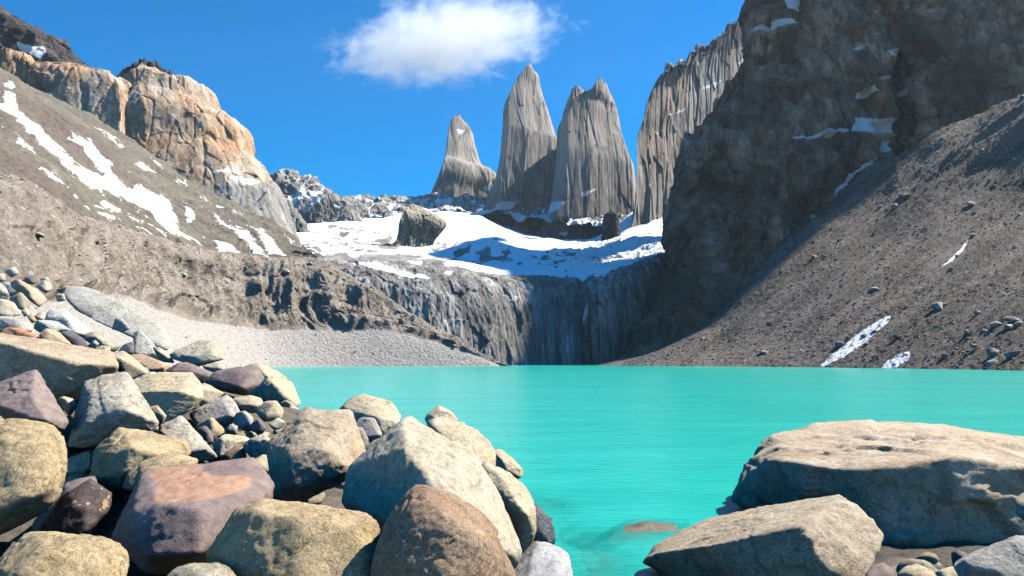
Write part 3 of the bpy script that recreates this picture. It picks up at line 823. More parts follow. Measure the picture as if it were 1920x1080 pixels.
def build_snowfield():
    lip = [(p, y + 5, D - 3) for p, y, D in LIP]
    m1 = [(470, 470, 740), (560, 470, 740), (760, 480, 730), (900, 490, 760), (1000, 498, 790), (1100, 500, 820), (1200, 474, 870), (1260, 458, 910), (1460, 425, 960)]
    m2 = [(470, 450, 930), (560, 450, 930), (760, 453, 930), (900, 454, 960), (1000, 470, 980), (1100, 474, 1000), (1200, 454, 1020), (1260, 442, 1040), (1460, 400, 1080)]
    m3 = [(470, 430, 1120), (560, 430, 1150), (700, 424, 1200), (800, 418, 1250), (900, 416, 1300), (950, 438, 1280), (1000, 452, 1250), (1100, 458, 1200), (1150, 448, 1180), (1200, 436, 1180), (1260, 434, 1180), (1460, 370, 1200)]
    bk = [(470, 418, 1350), (600, 412, 1450), (700, 408, 1500), (830, 394, 1650), (890, 396, 1690), (920, 415, 1660), (1000, 444, 1600), (1100, 452, 1560), (1150, 430, 1560), (1190, 398, 1600), (1260, 390, 1500), (1460, 340, 1400)]
    bk2 = [(p, y - 8, D + 400) for p, y, D in bk]
    skirt = [(p, y + 32, D + 14) for p, y, D in LIP]
    P, vq = loft([skirt, lip, m1, m2, m3, bk, bk2], 720, [8, 60, 60, 60, 40, 12], 'x', (470, 1460))
    X, Y = pix(P)
    N = facing(P, normals(P))
    N = N * np.sign(N[..., 2:3].mean())
    nv, nu = P.shape[:2]
    fl = P.reshape(-1, 3)
    ice = np.exp(-(((X - 1110) / 90) ** 2 + ((Y - 478) / 30) ** 2)) + 0.7 * np.exp(-(((X - 640) / 60) ** 2 + ((Y - 432) / 8) ** 2)) + .6 * np.exp(-(((X - 1230) / 60) ** 2 + ((Y - 460) / 18) ** 2))
    d = fbm(fl / np.array([150, 110, 100]), 4, .5, seed=101).reshape(nv, nu) * 9 + fbm(fl / 30, 3, .5, seed=102).reshape(nv, nu) * 1.6
    d += ice * (cells(fl / np.array([14, 9, 12]), seed=103)[0].reshape(nv, nu) * 5 + ridged(fl / np.array([30, 12, 20]), 3, seed=104).reshape(nv, nu) * 4)
    v = np.broadcast_to(vq[:, None], X.shape)
    st = fbm(np.stack([X.ravel() / 55, Y.ravel() / 7, 0 * X.ravel()], 1), 5, .6, seed=106).reshape(nv, nu)
    rocky = sstep(1000, 640, X) * sstep(466, 502, Y + 0 * X) * .75 + 0.30 * np.exp(-((Y - 485) / 12) ** 2) + 0.55 * np.exp(-(((X - 690) / 75) ** 2 + ((Y - 452) / 14) ** 2)) + .55 * sstep(640, 560, X) * np.exp(-((Y - 470) / 18) ** 2)
    st2 = fbm(np.stack([X.ravel() / 24, Y.ravel() / 5, 3 + 0 * X.ravel()], 1), 5, .65, seed=107).reshape(nv, nu)
    snow = 0.98 - rocky * 0.85 - np.maximum(st, 0) * (0.5 + rocky * 1.0) - np.maximum(st2 - .12, 0) * (.7 + rocky)
    rb = sdf([[(805, 462), (835, 452), (840, 458), (815, 468)], [(850, 468), (882, 462), (880, 470), (855, 474)], [(898, 472), (915, 465), (922, 474), (905, 482)], [(700, 455), (750, 448), (770, 455), (720, 466)], [(840, 457), (860, 452), (845, 462)]], X, Y)
    snow = np.minimum(snow, np.clip(0.5 - rb / 7, 0, 1.5))
    strip('snowfield', P, N, d, M['snow'], label='snowfield and small glacier below the rock towers', cat='snowfield', attrs={'snow': snow})

def build_headwall():
    base = [(560, 506), (620, 510), (700, 515), (780, 525), (850, 538), (900, 552), (950, 572), (1000, 592), (1060, 615), (1085, 640), (1097, 668), (1112, 660), (1140, 668), (1200, 700), (1260, 750), (1340, 800)]
    us = np.array([b[0] for b in base], float)
    bd = np.array([b[1] for b in base], float)
    L = np.array(LIP)
    lp = pchip(L[:, 0], L[:, 1:], us)
    ztop = at(us, lp[:, 0], lp[:, 1])[:, 2]
    rails = []
    for fz, fd in ((-0.04, 0), (0.3, 0.08), (0.62, 0.2), (0.82, 0.38), (0.93, 0.62), (1.0, 1.0)):
        D = bd + (lp[:, 1] - bd) * fd
        rails.append([(u, None, d_, z) for u, d_, z in zip(us, D, ztop * fz)])
    rails.append([(u, None, d_ + 40, z - 4) for u, d_, z in zip(us, lp[:, 1], ztop)])
    P, vq = loft(rails, 760, [50, 50, 40, 24, 16, 6], 'x', (560, 1340))
    X, Y = pix(P)
    N = facing(P, normals(P))
    nv, nu = P.shape[:2]
    fl = P.reshape(-1, 3)
    d = (ridged(fl / np.array([26, 26, 160]), 4, .55, seed=111).reshape(nv, nu) - .5) * 2.5 + cells(fl / np.array([16, 16, 46]), seed=112)[0].reshape(nv, nu) * 2.4 + cells(fl / np.array([3.5, 3.5, 8]), seed=113)[0].reshape(nv, nu) * .7
    d += fbm(fl / np.array([5, 5, 60]), 3, .6, seed=114).reshape(nv, nu) * .7
    top = sstep(3.4, 5, vq)[:, None]
    d = d * (1 - .7 * top) + top * (cells(fl / np.array([18, 12, 3]), seed=115)[0].reshape(nv, nu) * 2.5)
    d -= 4 * np.exp(-((X - 1098 - (Y - 600) * .06) / 6) ** 2)
    sn = np.clip(0.5 + sdf([[(655, 494), (700, 493), (740, 505), (790, 515), (806, 522), (770, 520), (730, 510)], [(830, 512), (850, 508), (845, 516)], [(1101, 560), (1104, 575), (1096, 608), (1094, 600)], [(1128, 517), (1140, 505), (1132, 525)]], X, Y) / 7, 0, 1.2)
    sn = np.maximum(sn, (0.2 + .3 * fbm(np.stack([X.ravel() / 40, Y.ravel() / 4, 0 * X.ravel()], 1), 4, seed=117).reshape(nv, nu)) * top)
    al = np.clip(.5 + sdf([[(660, 520), (690, 520), (700, 545), (760, 600), (745, 600), (690, 555)], [(820, 595), (838, 600), (845, 640), (825, 620)]], X, Y) / 12, 0, 1)
    strip('headwall_terrain', P, N, d, M['headwall'], label='streaked grey headwall dropping from the snowfield to the lake', cat='rock wall', attrs={'snow': sn, 'alt': al})

def build_cliff():
    rows = [
        [(1200, 705, 700), (1148, 698, 560), (1230, 690, 548), (1400, 620, 580), (1500, 500, 640), (1600, 420, 690), (1680, 360, 740), (1760, 320, 760), (1920, 280, 760), (2400, 200, 760)],
        [(1222, 640, 740), (1180, 641, 590), (1260, 628, 566), (1400, 575, 590), (1500, 470, 645), (1600, 395, 695), (1680, 340, 745), (1760, 300, 765), (1920, 260, 765), (2400, 150, 765)],
        [(1275, 540, 760), (1240, 540, 650), (1330, 520, 605), (1420, 480, 615), (1520, 420, 655), (1610, 360, 700), (1676, 310, 760), (1740, 270, 770), (1920, 215, 770), (2400, 70, 770)],
        [(1285, 470, 790), (1257, 470, 680), (1335, 440, 630), (1425, 405, 630), (1530, 360, 660), (1615, 322, 705), (1674, 280, 770), (1730, 235, 772), (1920, 165, 776), (2400, 0, 780)],
        [(1295, 370, 810), (1270, 370, 705), (1340, 360, 655), (1430, 340, 645), (1540, 305, 668), (1620, 280, 712), (1672, 245, 780), (1722, 200, 778), (1920, 120, 782), (2400, -60, 790)],
        [(1315, 275, 830), (1284, 274, 735), (1340, 264, 680), (1440, 252, 662), (1540, 240, 682), (1630, 232, 725), (1672, 200, 800), (1716, 145, 790), (1920, 60, 790), (2400, -120, 800)],
        [(1378, 188, 860), (1350, 191, 770), (1395, 186, 725), (1450, 182, 700), (1545, 172, 705), (1635, 165, 738), (1674, 140, 815), (1712, 95, 800), (1920, 15, 800), (2400, -180, 815)],
        [(1424, 110, 880), (1400, 112, 790), (1445, 105, 745), (1520, 104, 722), (1590, 108, 725), (1655, 108, 745), (1682, 85, 835), (1712, 50, 812), (1920, -30, 812), (2400, -240, 830)],
        [(1415, 48, 890), (1391, 48, 800), (1440, 42, 752), (1530, 40, 735), (1605, 42, 742), (1662, 44, 765), (1686, 20, 850), (1714, -10, 825), (1920, -80, 825), (2400, -300, 850)],
        [(1430, 0, 905), (1405, 0, 815), (1460, -10, 768), (1540, -15, 752), (1620, -10, 760), (1670, -12, 785), (1690, -35, 870), (1720, -65, 840), (1920, -130, 840), (2400, -360, 870)],
        [(1440, -90, 1060), (1408, -90, 940), (1480, -100, 860), (1560, -105, 820), (1650, -100, 810), (1695, -115, 835), (1715, -150, 900), (1745, -190, 880), (1920, -300, 870), (2400, -600, 900)],  # from here up the cliff is out of view, its height shaped for its shadow
        [(1440, -150, 1150), (1404, -150, 1030), (1490, -240, 930), (1600, -300, 880), (1690, -280, 870), (1740, -320, 880), (1760, -360, 910), (1790, -430, 900), (1920, -560, 890), (2400, -900, 930)],
        [(1500, -130, 1300), (1440, -130, 1250), (1520, -170, 1200), (1620, -270, 1150), (1700, -260, 1130), (1750, -290, 1130), (1780, -320, 1130), (1810, -380, 1130), (1920, -480, 1130), (2400, -800, 1100)],
    ]
    rows = [[list(p) for p in r] for r in rows]
    for r in rows[1:10]:
        r[6][2] += 55
        r[7][2] -= 25
        r[5][2] -= 12
    a = np.array(rows, float)                       # rails x columns x 3
    ucol = np.concatenate([np.linspace(k, k + 1, n, endpoint=False) for k, n in enumerate([30, 110, 110, 110, 100, 70, 50, 120, 90])] + [[9]])
    ctrl = at(a[..., 0], a[..., 1], a[..., 2])
    pu = np.stack([pchip(np.arange(10), ctrl[k], ucol) for k in range(len(rows))])
    segs = [26, 44, 34, 44, 44, 40, 38, 30, 24, 44, 40, 10]
    vq = np.concatenate([np.linspace(k, k + 1, n, endpoint=False) for k, n in enumerate(segs)] + [[len(segs)]])
    P = pchip(np.arange(len(rows)), pu, vq)
    X, Y = pix(P)
    N = normals(P)
    c = np.array([0, 0, CAMZ])
    mid = N[:, 200:400]
    N = N * np.sign(((c - P[:, 200:400]) * mid).sum(-1).mean())
    nv, nu = P.shape[:2]
    fl = P.reshape(-1, 3)
    e = np.clip((ucol - 0.3) / 1.2, 0.35, 1)[None]
    d = (ridged(fl / np.array([60, 60, 200]), 5, .55, seed=121).reshape(nv, nu) - .55) * 22
    d += cells(fl / np.array([60, 60, 110]), seed=122, tilt=1.6)[0].reshape(nv, nu) * 11 + cells(fl / np.array([22, 22, 48]), seed=123, tilt=1.3)[0].reshape(nv, nu) * 4.5 + cells(fl / np.array([8, 8, 15]), seed=126, tilt=1.1)[0].reshape(nv, nu) * 1.2
    d += fbm(np.stack([fl[:, 0] / 120, fl[:, 1] / 120, fl[:, 2] / 9 + fl[:, 0] / 60], 1), 3, .6, seed=124).reshape(nv, nu) * 2.5
    d += cells(fl / np.array([4, 4, 3.4]), seed=125)[0].reshape(nv, nu) * .7
    zz = fl[:, 2] / 30 + (fl[:, 0] - fl[:, 1]) / 90 + fbm(fl / 110, 3, .5, seed=127) * .8
    fr = zz - np.floor(zz)
    d += ((sstep(0, .12, fr) - fr) * (1.5 + 4 * sstep(0, .4, fbm(fl / 140, 2, seed=128)))).reshape(nv, nu)
    S = [[(1663, 96), (1690, 84), (1702, 130), (1703, 168), (1690, 198), (1674, 184), (1690, 150), (1686, 125)],
         [(1606, 172), (1635, 165), (1654, 175), (1612, 183)], [(1604, 221), (1662, 226), (1658, 252), (1590, 249)], [(1658, 250), (1648, 282), (1600, 330), (1552, 372), (1560, 356), (1625, 300), (1644, 265)],
         [(1480, 262), (1582, 247), (1582, 254), (1485, 266)], [(1418, 62), (1470, 40), (1495, 48), (1440, 62)], [(1470, 5), (1500, 2), (1495, 28), (1478, 24)], [(1640, 145), (1668, 142), (1678, 148), (1650, 150)], [(1600, 88), (1630, 84), (1615, 92)]]
    sn = np.clip(.5 + sdf(S, X, Y) / 14, 0, 1.2)
    d = d * e * (1 - .5 * np.clip(sn, 0, 1))
    strip('mountain_cliff', P, N, d, M['cliff'], label='huge dark brown cliff with a snow-filled gully above the right scree', cat='cliff', attrs={'snow': sn})

def build_scree():
    shore = [(1120, None, 484, -2), (1200, None, 462, -2), (1300, None, 432, -2), (1400, None, 400, -2), (1600, None, 325, -2), (1900, None, 228, -2), (2300, None, 140, -2), (2800, None, 95, -2)]
    low = [(1120, 693, 486), (1200, 683, 480), (1300, 668, 470), (1400, 650, 446), (1600, 610, 387), (1900, 560, 296), (2300, 500, 195), (2800, 400, 125)]
    up = [(1120, 694, 492), (1210, 668, 525), (1330, 606, 560), (1400, 540, 590), (1480, 440, 640), (1560, 378, 660), (1640, 322, 670), (1700, 292, 665), (1760, 252, 650), (1850, 216, 620), (1920, 186, 590), (2300, -30, 470), (2800, -250, 400)]
    back = [(p, y + (-12 if p < 1660 else 60), D + 90) for p, y, D in up]
    mid = [(1120, 693.5, 489), (1210, 676, 500), (1330, 634, 512), (1400, 592, 510), (1480, 535, 515), (1560, 500, 510), (1640, 470, 505), (1700, 450, 498), (1760, 420, 494), (1850, 390, 480), (1920, 370, 465), (2300, 230, 350), (2800, 80, 240)]
    P, vq = loft([shore, low, mid, up, back], 960, [60, 110, 140, 20], 'x', (1120, 2800))
    # denser where it is seen
    X, Y = pix(P)
    N = facing(P, normals(P))
    nv, nu = P.shape[:2]
    fl = P.reshape(-1, 3)
    v = np.broadcast_to(vq[:, None], X.shape)
    # coordinate across the fall line
    ac = X * .62 + Y * .78
    rib = ridged(np.stack([ac.ravel() / 75, v.ravel() * .9, 0 * ac.ravel()], 1), 3, .5, seed=131).reshape(nv, nu)
    amt = sstep(1250, 1500, X) * sstep(1.3, 2.4, v)
    d = amt * (rib - .5) * 9 * (P[..., 1] / 450)
    d += fbm(fl / 60, 2, .5, seed=132).reshape(nv, nu) * 2.5 + cells(fl / 9, seed=133)[0].reshape(nv, nu) * .16 + cells(fl / 3.4, seed=135)[0].reshape(nv, nu) * .42 + fbm(fl / 2.2, 2, .6, seed=134).reshape(nv, nu) * .4
    d *= sstep(1110, 1220, X) * .9 + .1
    al_ = X * .78 - Y * .62
    strk = .42 + .9 * fbm(np.stack([ac.ravel() / 26, al_.ravel() / 420, 0 * ac.ravel()], 1), 4, .6, seed=137).reshape(nv, nu)
    S = [[(1536, 684), (1560, 664), (1610, 628), (1655, 600), (1672, 594), (1668, 606), (1625, 640), (1575, 674), (1545, 686)], [(1652, 690), (1668, 674), (1706, 659), (1706, 672), (1682, 688)],
         [(1764, 500), (1790, 474), (1816, 446), (1806, 466), (1782, 490)], [(1430, 482), (1450, 466), (1470, 446), (1460, 464), (1436, 484)]]
    sn = np.clip(.5 + sdf(S, X, Y) / 7, 0, 1.2)
    o, Q = strip('scree_terrain', P, N, d, M['scree'], label='dark brown scree slope above the right shore', cat='scree', attrs={'snow': sn, 'alt': strk})
    SURF['scree'] = (Q, vq, N)

build_moraine()
build_slope()
build_peaks()
build_back_ridge()
build_snowfield()
build_headwall()
build_cliff()
build_scree()

# ------------------------------------------------------------------ boulders
ICO = {}
def ico(level):
    if level not in ICO:
        bm = bmesh.new()
        bmesh.ops.create_icosphere(bm, subdivisions=level, radius=1)
        bm.verts.ensure_lookup_table()
        V = np.array([v.co[:] for v in bm.verts])
        Fc = np.array([[v.index for v in f.verts] for f in bm.faces])
        bm.free()
        ICO[level] = (V / np.linalg.norm(V, axis=1, keepdims=True), Fc)
    return ICO[level]

def hull_planes(pts):
    bm = bmesh.new()
    for p in pts:
        bm.verts.new(p)
    r = bmesh.ops.convex_hull(bm, input=bm.verts)
    bm.normal_update()
    out = []
    for f in bm.faces:
        if f.calc_area() < 1e-6:
            continue
        n = np.array(f.normal[:])
        d = float(n @ np.array(f.calc_center_median()[:]))
        if d < 0:
            n, d = -n, -d
        if d < 0.03:
            continue
        if all(np.linalg.norm(n - o[0]) + abs(d - o[1]) > 0.12 for o in out):
            out.append((n, d))
    bm.free()
    return np.array([o[0] for o in out]), np.array([o[1] for o in out])

def rock_shape(pts, level, seed, p=14, rough=1.0, chips=10, cuts=True, soft=None):
    """Closed broken-stone body: a rounded convex hull with random chips, weathered by noise."""
    r_ = np.random.default_rng(seed)
    pts = np.asarray(pts, float)
    lo, hi = pts.min(0), pts.max(0)
    c = pts.mean(0) * .5 + (lo + hi) / 2 * .5
    e = (hi - lo) / 2
    n, d = hull_planes((pts - c) / e)
    V, Fc = ico(level)
    if chips:
        k = r_.normal(size=(chips, 3))
        k /= np.linalg.norm(k, axis=1, keepdims=True)
        q = (pts - c) / e
        sup = (k @ q.T).max(1)
        n = np.concatenate([n, k])
        d = np.concatenate([d, sup * r_.uniform(.87, .97, chips)])
        kb = max(3, chips // 2) if cuts else 0
        k = np.stack([r_.uniform(-1, 1, kb), r_.uniform(-1, .3, kb), r_.uniform(-.5, 1, kb)], 1)
        k /= np.maximum(np.linalg.norm(k, axis=1, keepdims=True), 1e-9)
        n = np.concatenate([n, k])
        d = np.concatenate([d, (k @ q.T).max(1, initial=.01) * r_.uniform(.74, .88, kb)])
    t = np.maximum(V @ n.T, 0) / d
    pp = p * 4
    r = (t ** pp).sum(1) ** (-1.0 / pp)
    S = float(np.prod(e) ** (1 / 3))
    P = c + V * r[:, None] * e
    dirn = V * e / S
    dirn = P - c
    dirn /= np.linalg.norm(dirn, axis=1, keepdims=True)
    o = r_.uniform(-50, 50, 3)
    q = P / S
    soft = soft or (1.0 if p < 12 else .35)
    dd = fbm(q * 1.2 + o, 4, .5, seed=seed) * .03 * soft
    cv, cb = cells(q * 1.5 + o, seed=seed + 1)
    dd += cv * .035 * soft
    ax = r_.normal(size=3)
    ax /= np.linalg.norm(ax)
    st = q @ ax * r_.uniform(1.6, 2.6) + fbm(q * 1.3 + o + 5, 3, .5, seed=seed + 8) * .35
    fr = st - np.floor(st)
    dd += r_.uniform(.008, .036) * (sstep(0, .06, fr) - fr) * sstep(-.3, .2, fbm(q * .8 + o + 60, 2, seed=seed + 9))
    cv2, cb2 = cells(q * np.array([4, 4, 5.5]) + o, seed=seed + 2)
    dd += cv2 * .011 + fbm(q * 26 + o, 2, .6, seed=seed + 6) * .005
    cr = fbm(q * 1.1 + o + 9, 3, .55, seed=seed + 3)
    dd -= .03 * np.exp(-(cr / .045) ** 2) * sstep(-.1, .25, fbm(q * .7 + o + 30, 2, seed=seed + 4))
    dd += fbm(q * 9 + o, 4, .62, seed=seed + 5) * .013
    P = P + dirn * (dd * S * rough)[:, None]
    return P, Fc

SMOOTH_ROCK = True
ROCKS = []          # (X, Y, base z, radius) for the ground below them
BVH_SRC = []

def mpp(D):
    return D / F

def boulder(kind, D, outline, label, level=5, tilt=.55, thick=.85, inner=None, p=14, rough=1.0, chips=5, dz=None, seed=None, patch=None, name='boulder', cat='boulder', sink=.0, base=True, under=False, soft=None):
    """outline: bearings and elevations of the stone's rim; inner: corners of the near face (rim units, nearness)."""
    seed = seed if seed is not None else (len(ROCKS) * 13 + 101)
    a = np.array(outline, float)
    c = a.mean(0)
    w, h = a.max(0) - a.min(0)
    full_x, full_y = a.max(0) + a.min(0)
    T = min(w, h * 1.5) * mpp(D) * thick
    zoff = tilt * ((c[1] - a[:, 1]) / h) * T
    if dz is not None:
        zoff = zoff + np.array([dz.get(k, 0) for k in range(len(a))])
    rim = at(a[:, 0], a[:, 1], D + zoff)
    pts = [rim]
    rr_ = np.random.default_rng(seed + 7)
    if p >= 12 and dz is None:
        full = a
        kk = list(range(len(a)))
        tol = .05 * max(w, h)
        while len(kk) > 6:
            cost = []
            for q_ in range(len(kk)):
                u_, m_, v_ = a[kk[q_ - 1]], a[kk[q_]], a[kk[(q_ + 1) % len(kk)]]
                e_ = v_ - u_
                cost.append(abs(e_[0] * (m_ - u_)[1] - e_[1] * (m_ - u_)[0]) / max(np.hypot(*e_), 1e-6))
            b_ = int(np.argmin(cost))
            if cost[b_] > tol:
                break
            kk.pop(b_)
        a = a[kk]
        zoff = zoff[kk]
        pts[0] = rim[kk]
    def ring(m, lo, hi, n0, n1, push):
        # a few unevenly spaced corners inside the rim
        th = np.sort(rr_.uniform(0, 2 * math.pi, m)) * .35 + np.arange(m) / m * 2 * math.pi + rr_.uniform(0, 6.28)
        out = []
        for t_ in th:
            dv = np.array([math.cos(t_), math.sin(t_)])
            k = np.argmax(((a - c) / (w, h)) @ dv)
            f = c + (a[k] - c) * rr_.uniform(lo, hi)
            out.append(at(f[0], f[1] + h * .02, D + push * rr_.uniform(n0, n1) * T + zoff[k] * .8))
        return np.array(out)
    if dz is None:
        zoff = zoff + rr_.uniform(-.1, .1, len(a)) * T
    pts.append(ring(6, .6, .95, .6, .9, 1))
    if inner is not None:
        f = np.array(inner, float)
        pts.append(at(f[:, 0], f[:, 1], D + tilt * ((c[1] - f[:, 1]) / h) * T - f[:, 2] * T))
    else:
        pts.append(ring(5 if level > 3 else 4, .45, .92, .18, .52, -1))
    pts = np.concatenate(pts)
    P, Fc = rock_shape(pts, level, seed, p, rough, chips, inner is None, soft)
    # true to the traced size
    for _ in range(2):
        X, Y = pix(P)
        cw = P.mean(0)
        sx = w / (X.max() - X.min())
        sz = h / (Y.max() - Y.min())
        P = cw + (P - cw) * np.array([sx, (sx + sz) / 2 if dz is None else 1, sz])
        X, Y = pix(P)
        m_ = P[:, 1].mean() / F
        P = P + np.array([(full_x - (X.max() + X.min())) / 2 * m_, 0, -(full_y - (Y.max() + Y.min())) / 2 * m_])
    loc = np.array([P[:, 0].mean(), P[:, 1].mean(), P[:, 2].min()])
    A = {}
    if patch:
        X, Y = pix(P)
        front = (P[:, 1] < D + .5 * T)
        A['patch'] = np.where(front, np.clip(.5 + sdf([patch], X, Y) / 24, 0, 1), 0)
    me = mesh_from(name, P - loc, Fc, RM[kind], SMOOTH_ROCK, A)
    o = link(name, me, label, cat, loc=loc)
    if base:
        ROCKS.append((loc[0], loc[1], loc[2], max(P[:, 0].max() - P[:, 0].min(), 0.1) / 2))
    if under:
        BVH_SRC.append((P, Fc))
    return o

B = boulder
# nearest row
B('tan', 5.4, [(386, 1040), (404, 1005), (447, 952), (488, 934), (527, 940), (624, 952), (706, 972), (713, 988), (704, 1020), (694, 1085), (640, 1130), (420, 1130), (386, 1085)],
  'wide tan boulder at the bottom edge between the purple boulder and the brown boulder', 6, tilt=.5, inner=[(480, 962, .35), (560, 972, .42), (690, 1000, .3), (430, 1040, .3), (560, 1120, .4), (670, 1110, .3)], p=18)
B('brown', 4.9, [(694, 1085), (706, 1029), (735, 976), (761, 922), (786, 908), (824, 919), (858, 932), (894, 953), (924, 986), (945, 1031), (968, 1085), (955, 1140), (700, 1140)],
  'rounded reddish brown boulder leaning on the cream pyramid boulder', 6, tilt=.5, inner=[(790, 945, .3), (830, 960, .42), (900, 1010, .35), (740, 1050, .35), (830, 1100, .42), (920, 1100, .3)], p=9)
B('tan', 5.2, [(-20, 1060), (8, 1033), (40, 998), (93, 996), (141, 1002), (193, 1010), (222, 1021), (243, 1043), (241, 1064), (225, 1110), (100, 1150), (-20, 1130)],
  'rounded tan boulder in the bottom left corner below the dark pebbly stone', 6, p=9, tilt=.6)
B('olive', 4.9, [(310, 1085), (330, 1066), (365, 1054), (400, 1056), (432, 1068), (448, 1090), (400, 1140), (320, 1140)], 'low olive stone at the bottom edge under the purple boulder', 5, p=10)
B('tan', 7.6, [(-70, 800), (-20, 784), (8, 780), (48, 784), (85, 790), (111, 801), (123, 820), (127, 858), (121, 887), (119, 917), (111, 940), (89, 963), (44, 992), (0, 1014), (-60, 1020), (-90, 900)],
  'big tan boulder at the left edge with a long crease across its face', 6, tilt=.35, inner=[(20, 810, .3), (90, 830, .25), (100, 900, .35), (60, 930, .5), (0, 960, .5), (-50, 860, .4)], p=10)
B('conglom', 8.4, [(172, 897), (202, 912), (210, 924), (207, 954), (185, 988), (163, 1006), (141, 1002), (93, 994), (86, 982), (105, 950), (126, 922), (152, 903)],
  'dark pebbly stone full of orange flecks beside the big tan boulder', 5, tilt=.4, p=14)
B('purple', 8.9, [(112, 935), (120, 906), (150, 894), (175, 892), (185, 915), (150, 960), (110, 990), (60, 1010), (60, 980)], 'purple block half hidden behind the dark pebbly stone', 5)
B('purple', 7.5, [(237, 915), (266, 884), (326, 866), (370, 866), (433, 857), (474, 863), (502, 884), (515, 913), (512, 938), (500, 975), (445, 1010), (385, 1055), (333, 1072), (281, 1078), (244, 1058), (209, 1008), (213, 976), (222, 947)],
  'large purple boulder with a broad orange patch on its top', 6, tilt=1.0, thick=.9, inner=[(250, 960, .5), (300, 950, .62), (370, 958, .66), (440, 948, .55), (490, 942, .35), (380, 1040, .45), (290, 1040, .42), (240, 1010, .3)], p=20,
  patch=[(276, 886), (326, 868), (375, 872), (400, 893), (430, 890), (470, 895), (474, 912), (440, 925), (400, 935), (365, 940), (300, 944), (285, 935), (298, 912)], chips=6)
B('pale', 8.2, [(640, 946), (652, 945), (661, 880), (706, 838), (771, 780), (788, 779), (828, 801), (902, 858), (916, 889), (944, 937), (965, 986), (979, 1035), (969, 1064), (780, 1075), (690, 985)],
  'huge pale pyramid boulder with a sharp peak in the foreground', 6, tilt=.5, thick=.85, inner=[(778, 800, .12), (776, 850, .42), (800, 905, .55), (835, 930, .6), (690, 930, .15), (740, 980, .35), (900, 1000, .45), (950, 1040, .3)], p=20, chips=6)
B('cream', 11.5, [(796, 786), (803, 774), (823, 760), (846, 772), (858, 786), (840, 810), (810, 810)], 'small cream stone peeping above the pale pyramid boulder', 5)
B('cream', 10.8, [(800, 790), (836, 781), (877, 797), (915, 826), (930, 848), (928, 880), (905, 890), (850, 850)], 'rounded cream boulder behind the right flank of the pale pyramid boulder', 5, p=9)
B('cream', 13.5, [(918, 843), (940, 842), (960, 859), (978, 880), (981, 890), (969, 898), (935, 892)], 'low cream stone touching the water behind the pyramid boulder', 5, p=10)
B('cream', 9.4, [(903, 872), (922, 866), (952, 884), (984, 908), (1000, 937), (1006, 978), (1004, 1012), (981, 1038), (960, 1010), (925, 940)], 'smooth cream boulder along the water edge right of the pyramid boulder', 6, p=8, tilt=.4)
B('wet', 10.6, [(995, 944), (1008, 945), (1025, 962), (1037, 986), (1042, 1020), (1020, 1030), (995, 1010)], 'wet dark grey rock standing in the lake beside the smooth cream boulder', 5, under=True)
B('wetwhite', 9.2, [(955, 1075), (975, 1045), (999, 1014), (1032, 1018), (1065, 1038), (1075, 1056), (1078, 1095), (950, 1110)], 'half wet black and white rock at the bottom by the lake', 5, tilt=.8, under=True)
B('rose', 9.6, [(500, 862), (506, 829), (543, 786), (576, 769), (624, 766), (658, 769), (667, 799), (687, 852), (675, 873), (643, 903), (559, 946), (512, 935), (510, 901)],
  'big rosy tan boulder with a flat sunlit face left of the pyramid boulder', 6, tilt=.7, inner=[(560, 800, .2), (545, 850, .42), (555, 900, .42), (530, 930, .25), (650, 880, .25), (600, 840, .5), (660, 820, .15)], p=20, chips=6)
B('cream', 17, [(637, 764), (653, 750), (682, 739), (706, 750), (735, 755), (752, 780), (749, 799), (720, 822), (690, 806), (655, 788)], 'pale cream boulder by the water behind the rosy boulder', 5, tilt=.7, inner=[(690, 778, .3), (710, 782, .35), (740, 790, .2), (715, 810, .2)], p=18)
B('cream', 18.5, [(645, 757), (660, 745), (684, 738), (702, 748), (700, 765), (660, 770)], 'small cream stone on top of the pale boulder by the water', 4)
B('grey', 13.5, [(663, 793), (690, 782), (706, 790), (717, 819), (694, 830), (672, 817)], 'grey stone wedged between the rosy boulder and the pale shoreline boulder', 5)
B('white', 12.5, [(662, 800), (680, 803), (691, 826), (685, 850), (668, 845)], 'narrow white stone between the rosy and the pyramid boulder', 4)
B('cream', 12.2, [(684, 843), (700, 826), (722, 820), (712, 845), (690, 858)], 'small cream stone in the notch left of the pyramid boulder', 4)
B('cream', 26, [(457, 686), (482, 679), (506, 691), (529, 713), (543, 714), (556, 742), (564, 764), (539, 774), (510, 760), (461, 744)], 'tall cream boulder on the shoreline right of the smooth purple boulder', 5, p=10)
B('purple', 22, [(386, 714), (404, 694), (449, 687), (482, 692), (496, 709), (487, 722), (461, 742), (404, 731)], 'smooth rounded purple boulder beside the tall cream shoreline boulder', 5, p=7, rough=.6, chips=3)
B('grey', 15, [(355, 774), (378, 760), (426, 740), (441, 752), (450, 773), (434, 796), (419, 804), (368, 798)], 'pale grey angular boulder in the middle of the boulder pile', 5, p=16)
B('cream', 18, [(435, 748), (463, 741), (489, 748), (495, 760), (478, 775), (442, 769)], 'cream stone below the smooth purple boulder', 4)
B('cream', 15.5, [(480, 774), (496, 753), (519, 751), (532, 769), (528, 786), (496, 791)], 'rounded cream stone beside the grey angular boulder, nearest the water', 4)
B('grey', 14.6, [(438, 791), (444, 773), (459, 770), (475, 782), (473, 796), (448, 806)], 'small round grey stone right of the angular grey boulder', 4)
B('white', 13.6, [(423, 807), (431, 796), (446, 798), (444, 815)], 'tiny white cube-like stone below the round grey stone', 4)
B('tan', 13.8, [(366, 800), (396, 782), (419, 805), (421, 818), (404, 831), (380, 820)], 'tan triangular stone under the angular grey boulder', 4)
B('purple', 13.2, [(368, 807), (385, 798), (399, 813), (401, 829), (389, 837), (372, 822)], 'small purple stone in front of the tan triangular stone', 4)
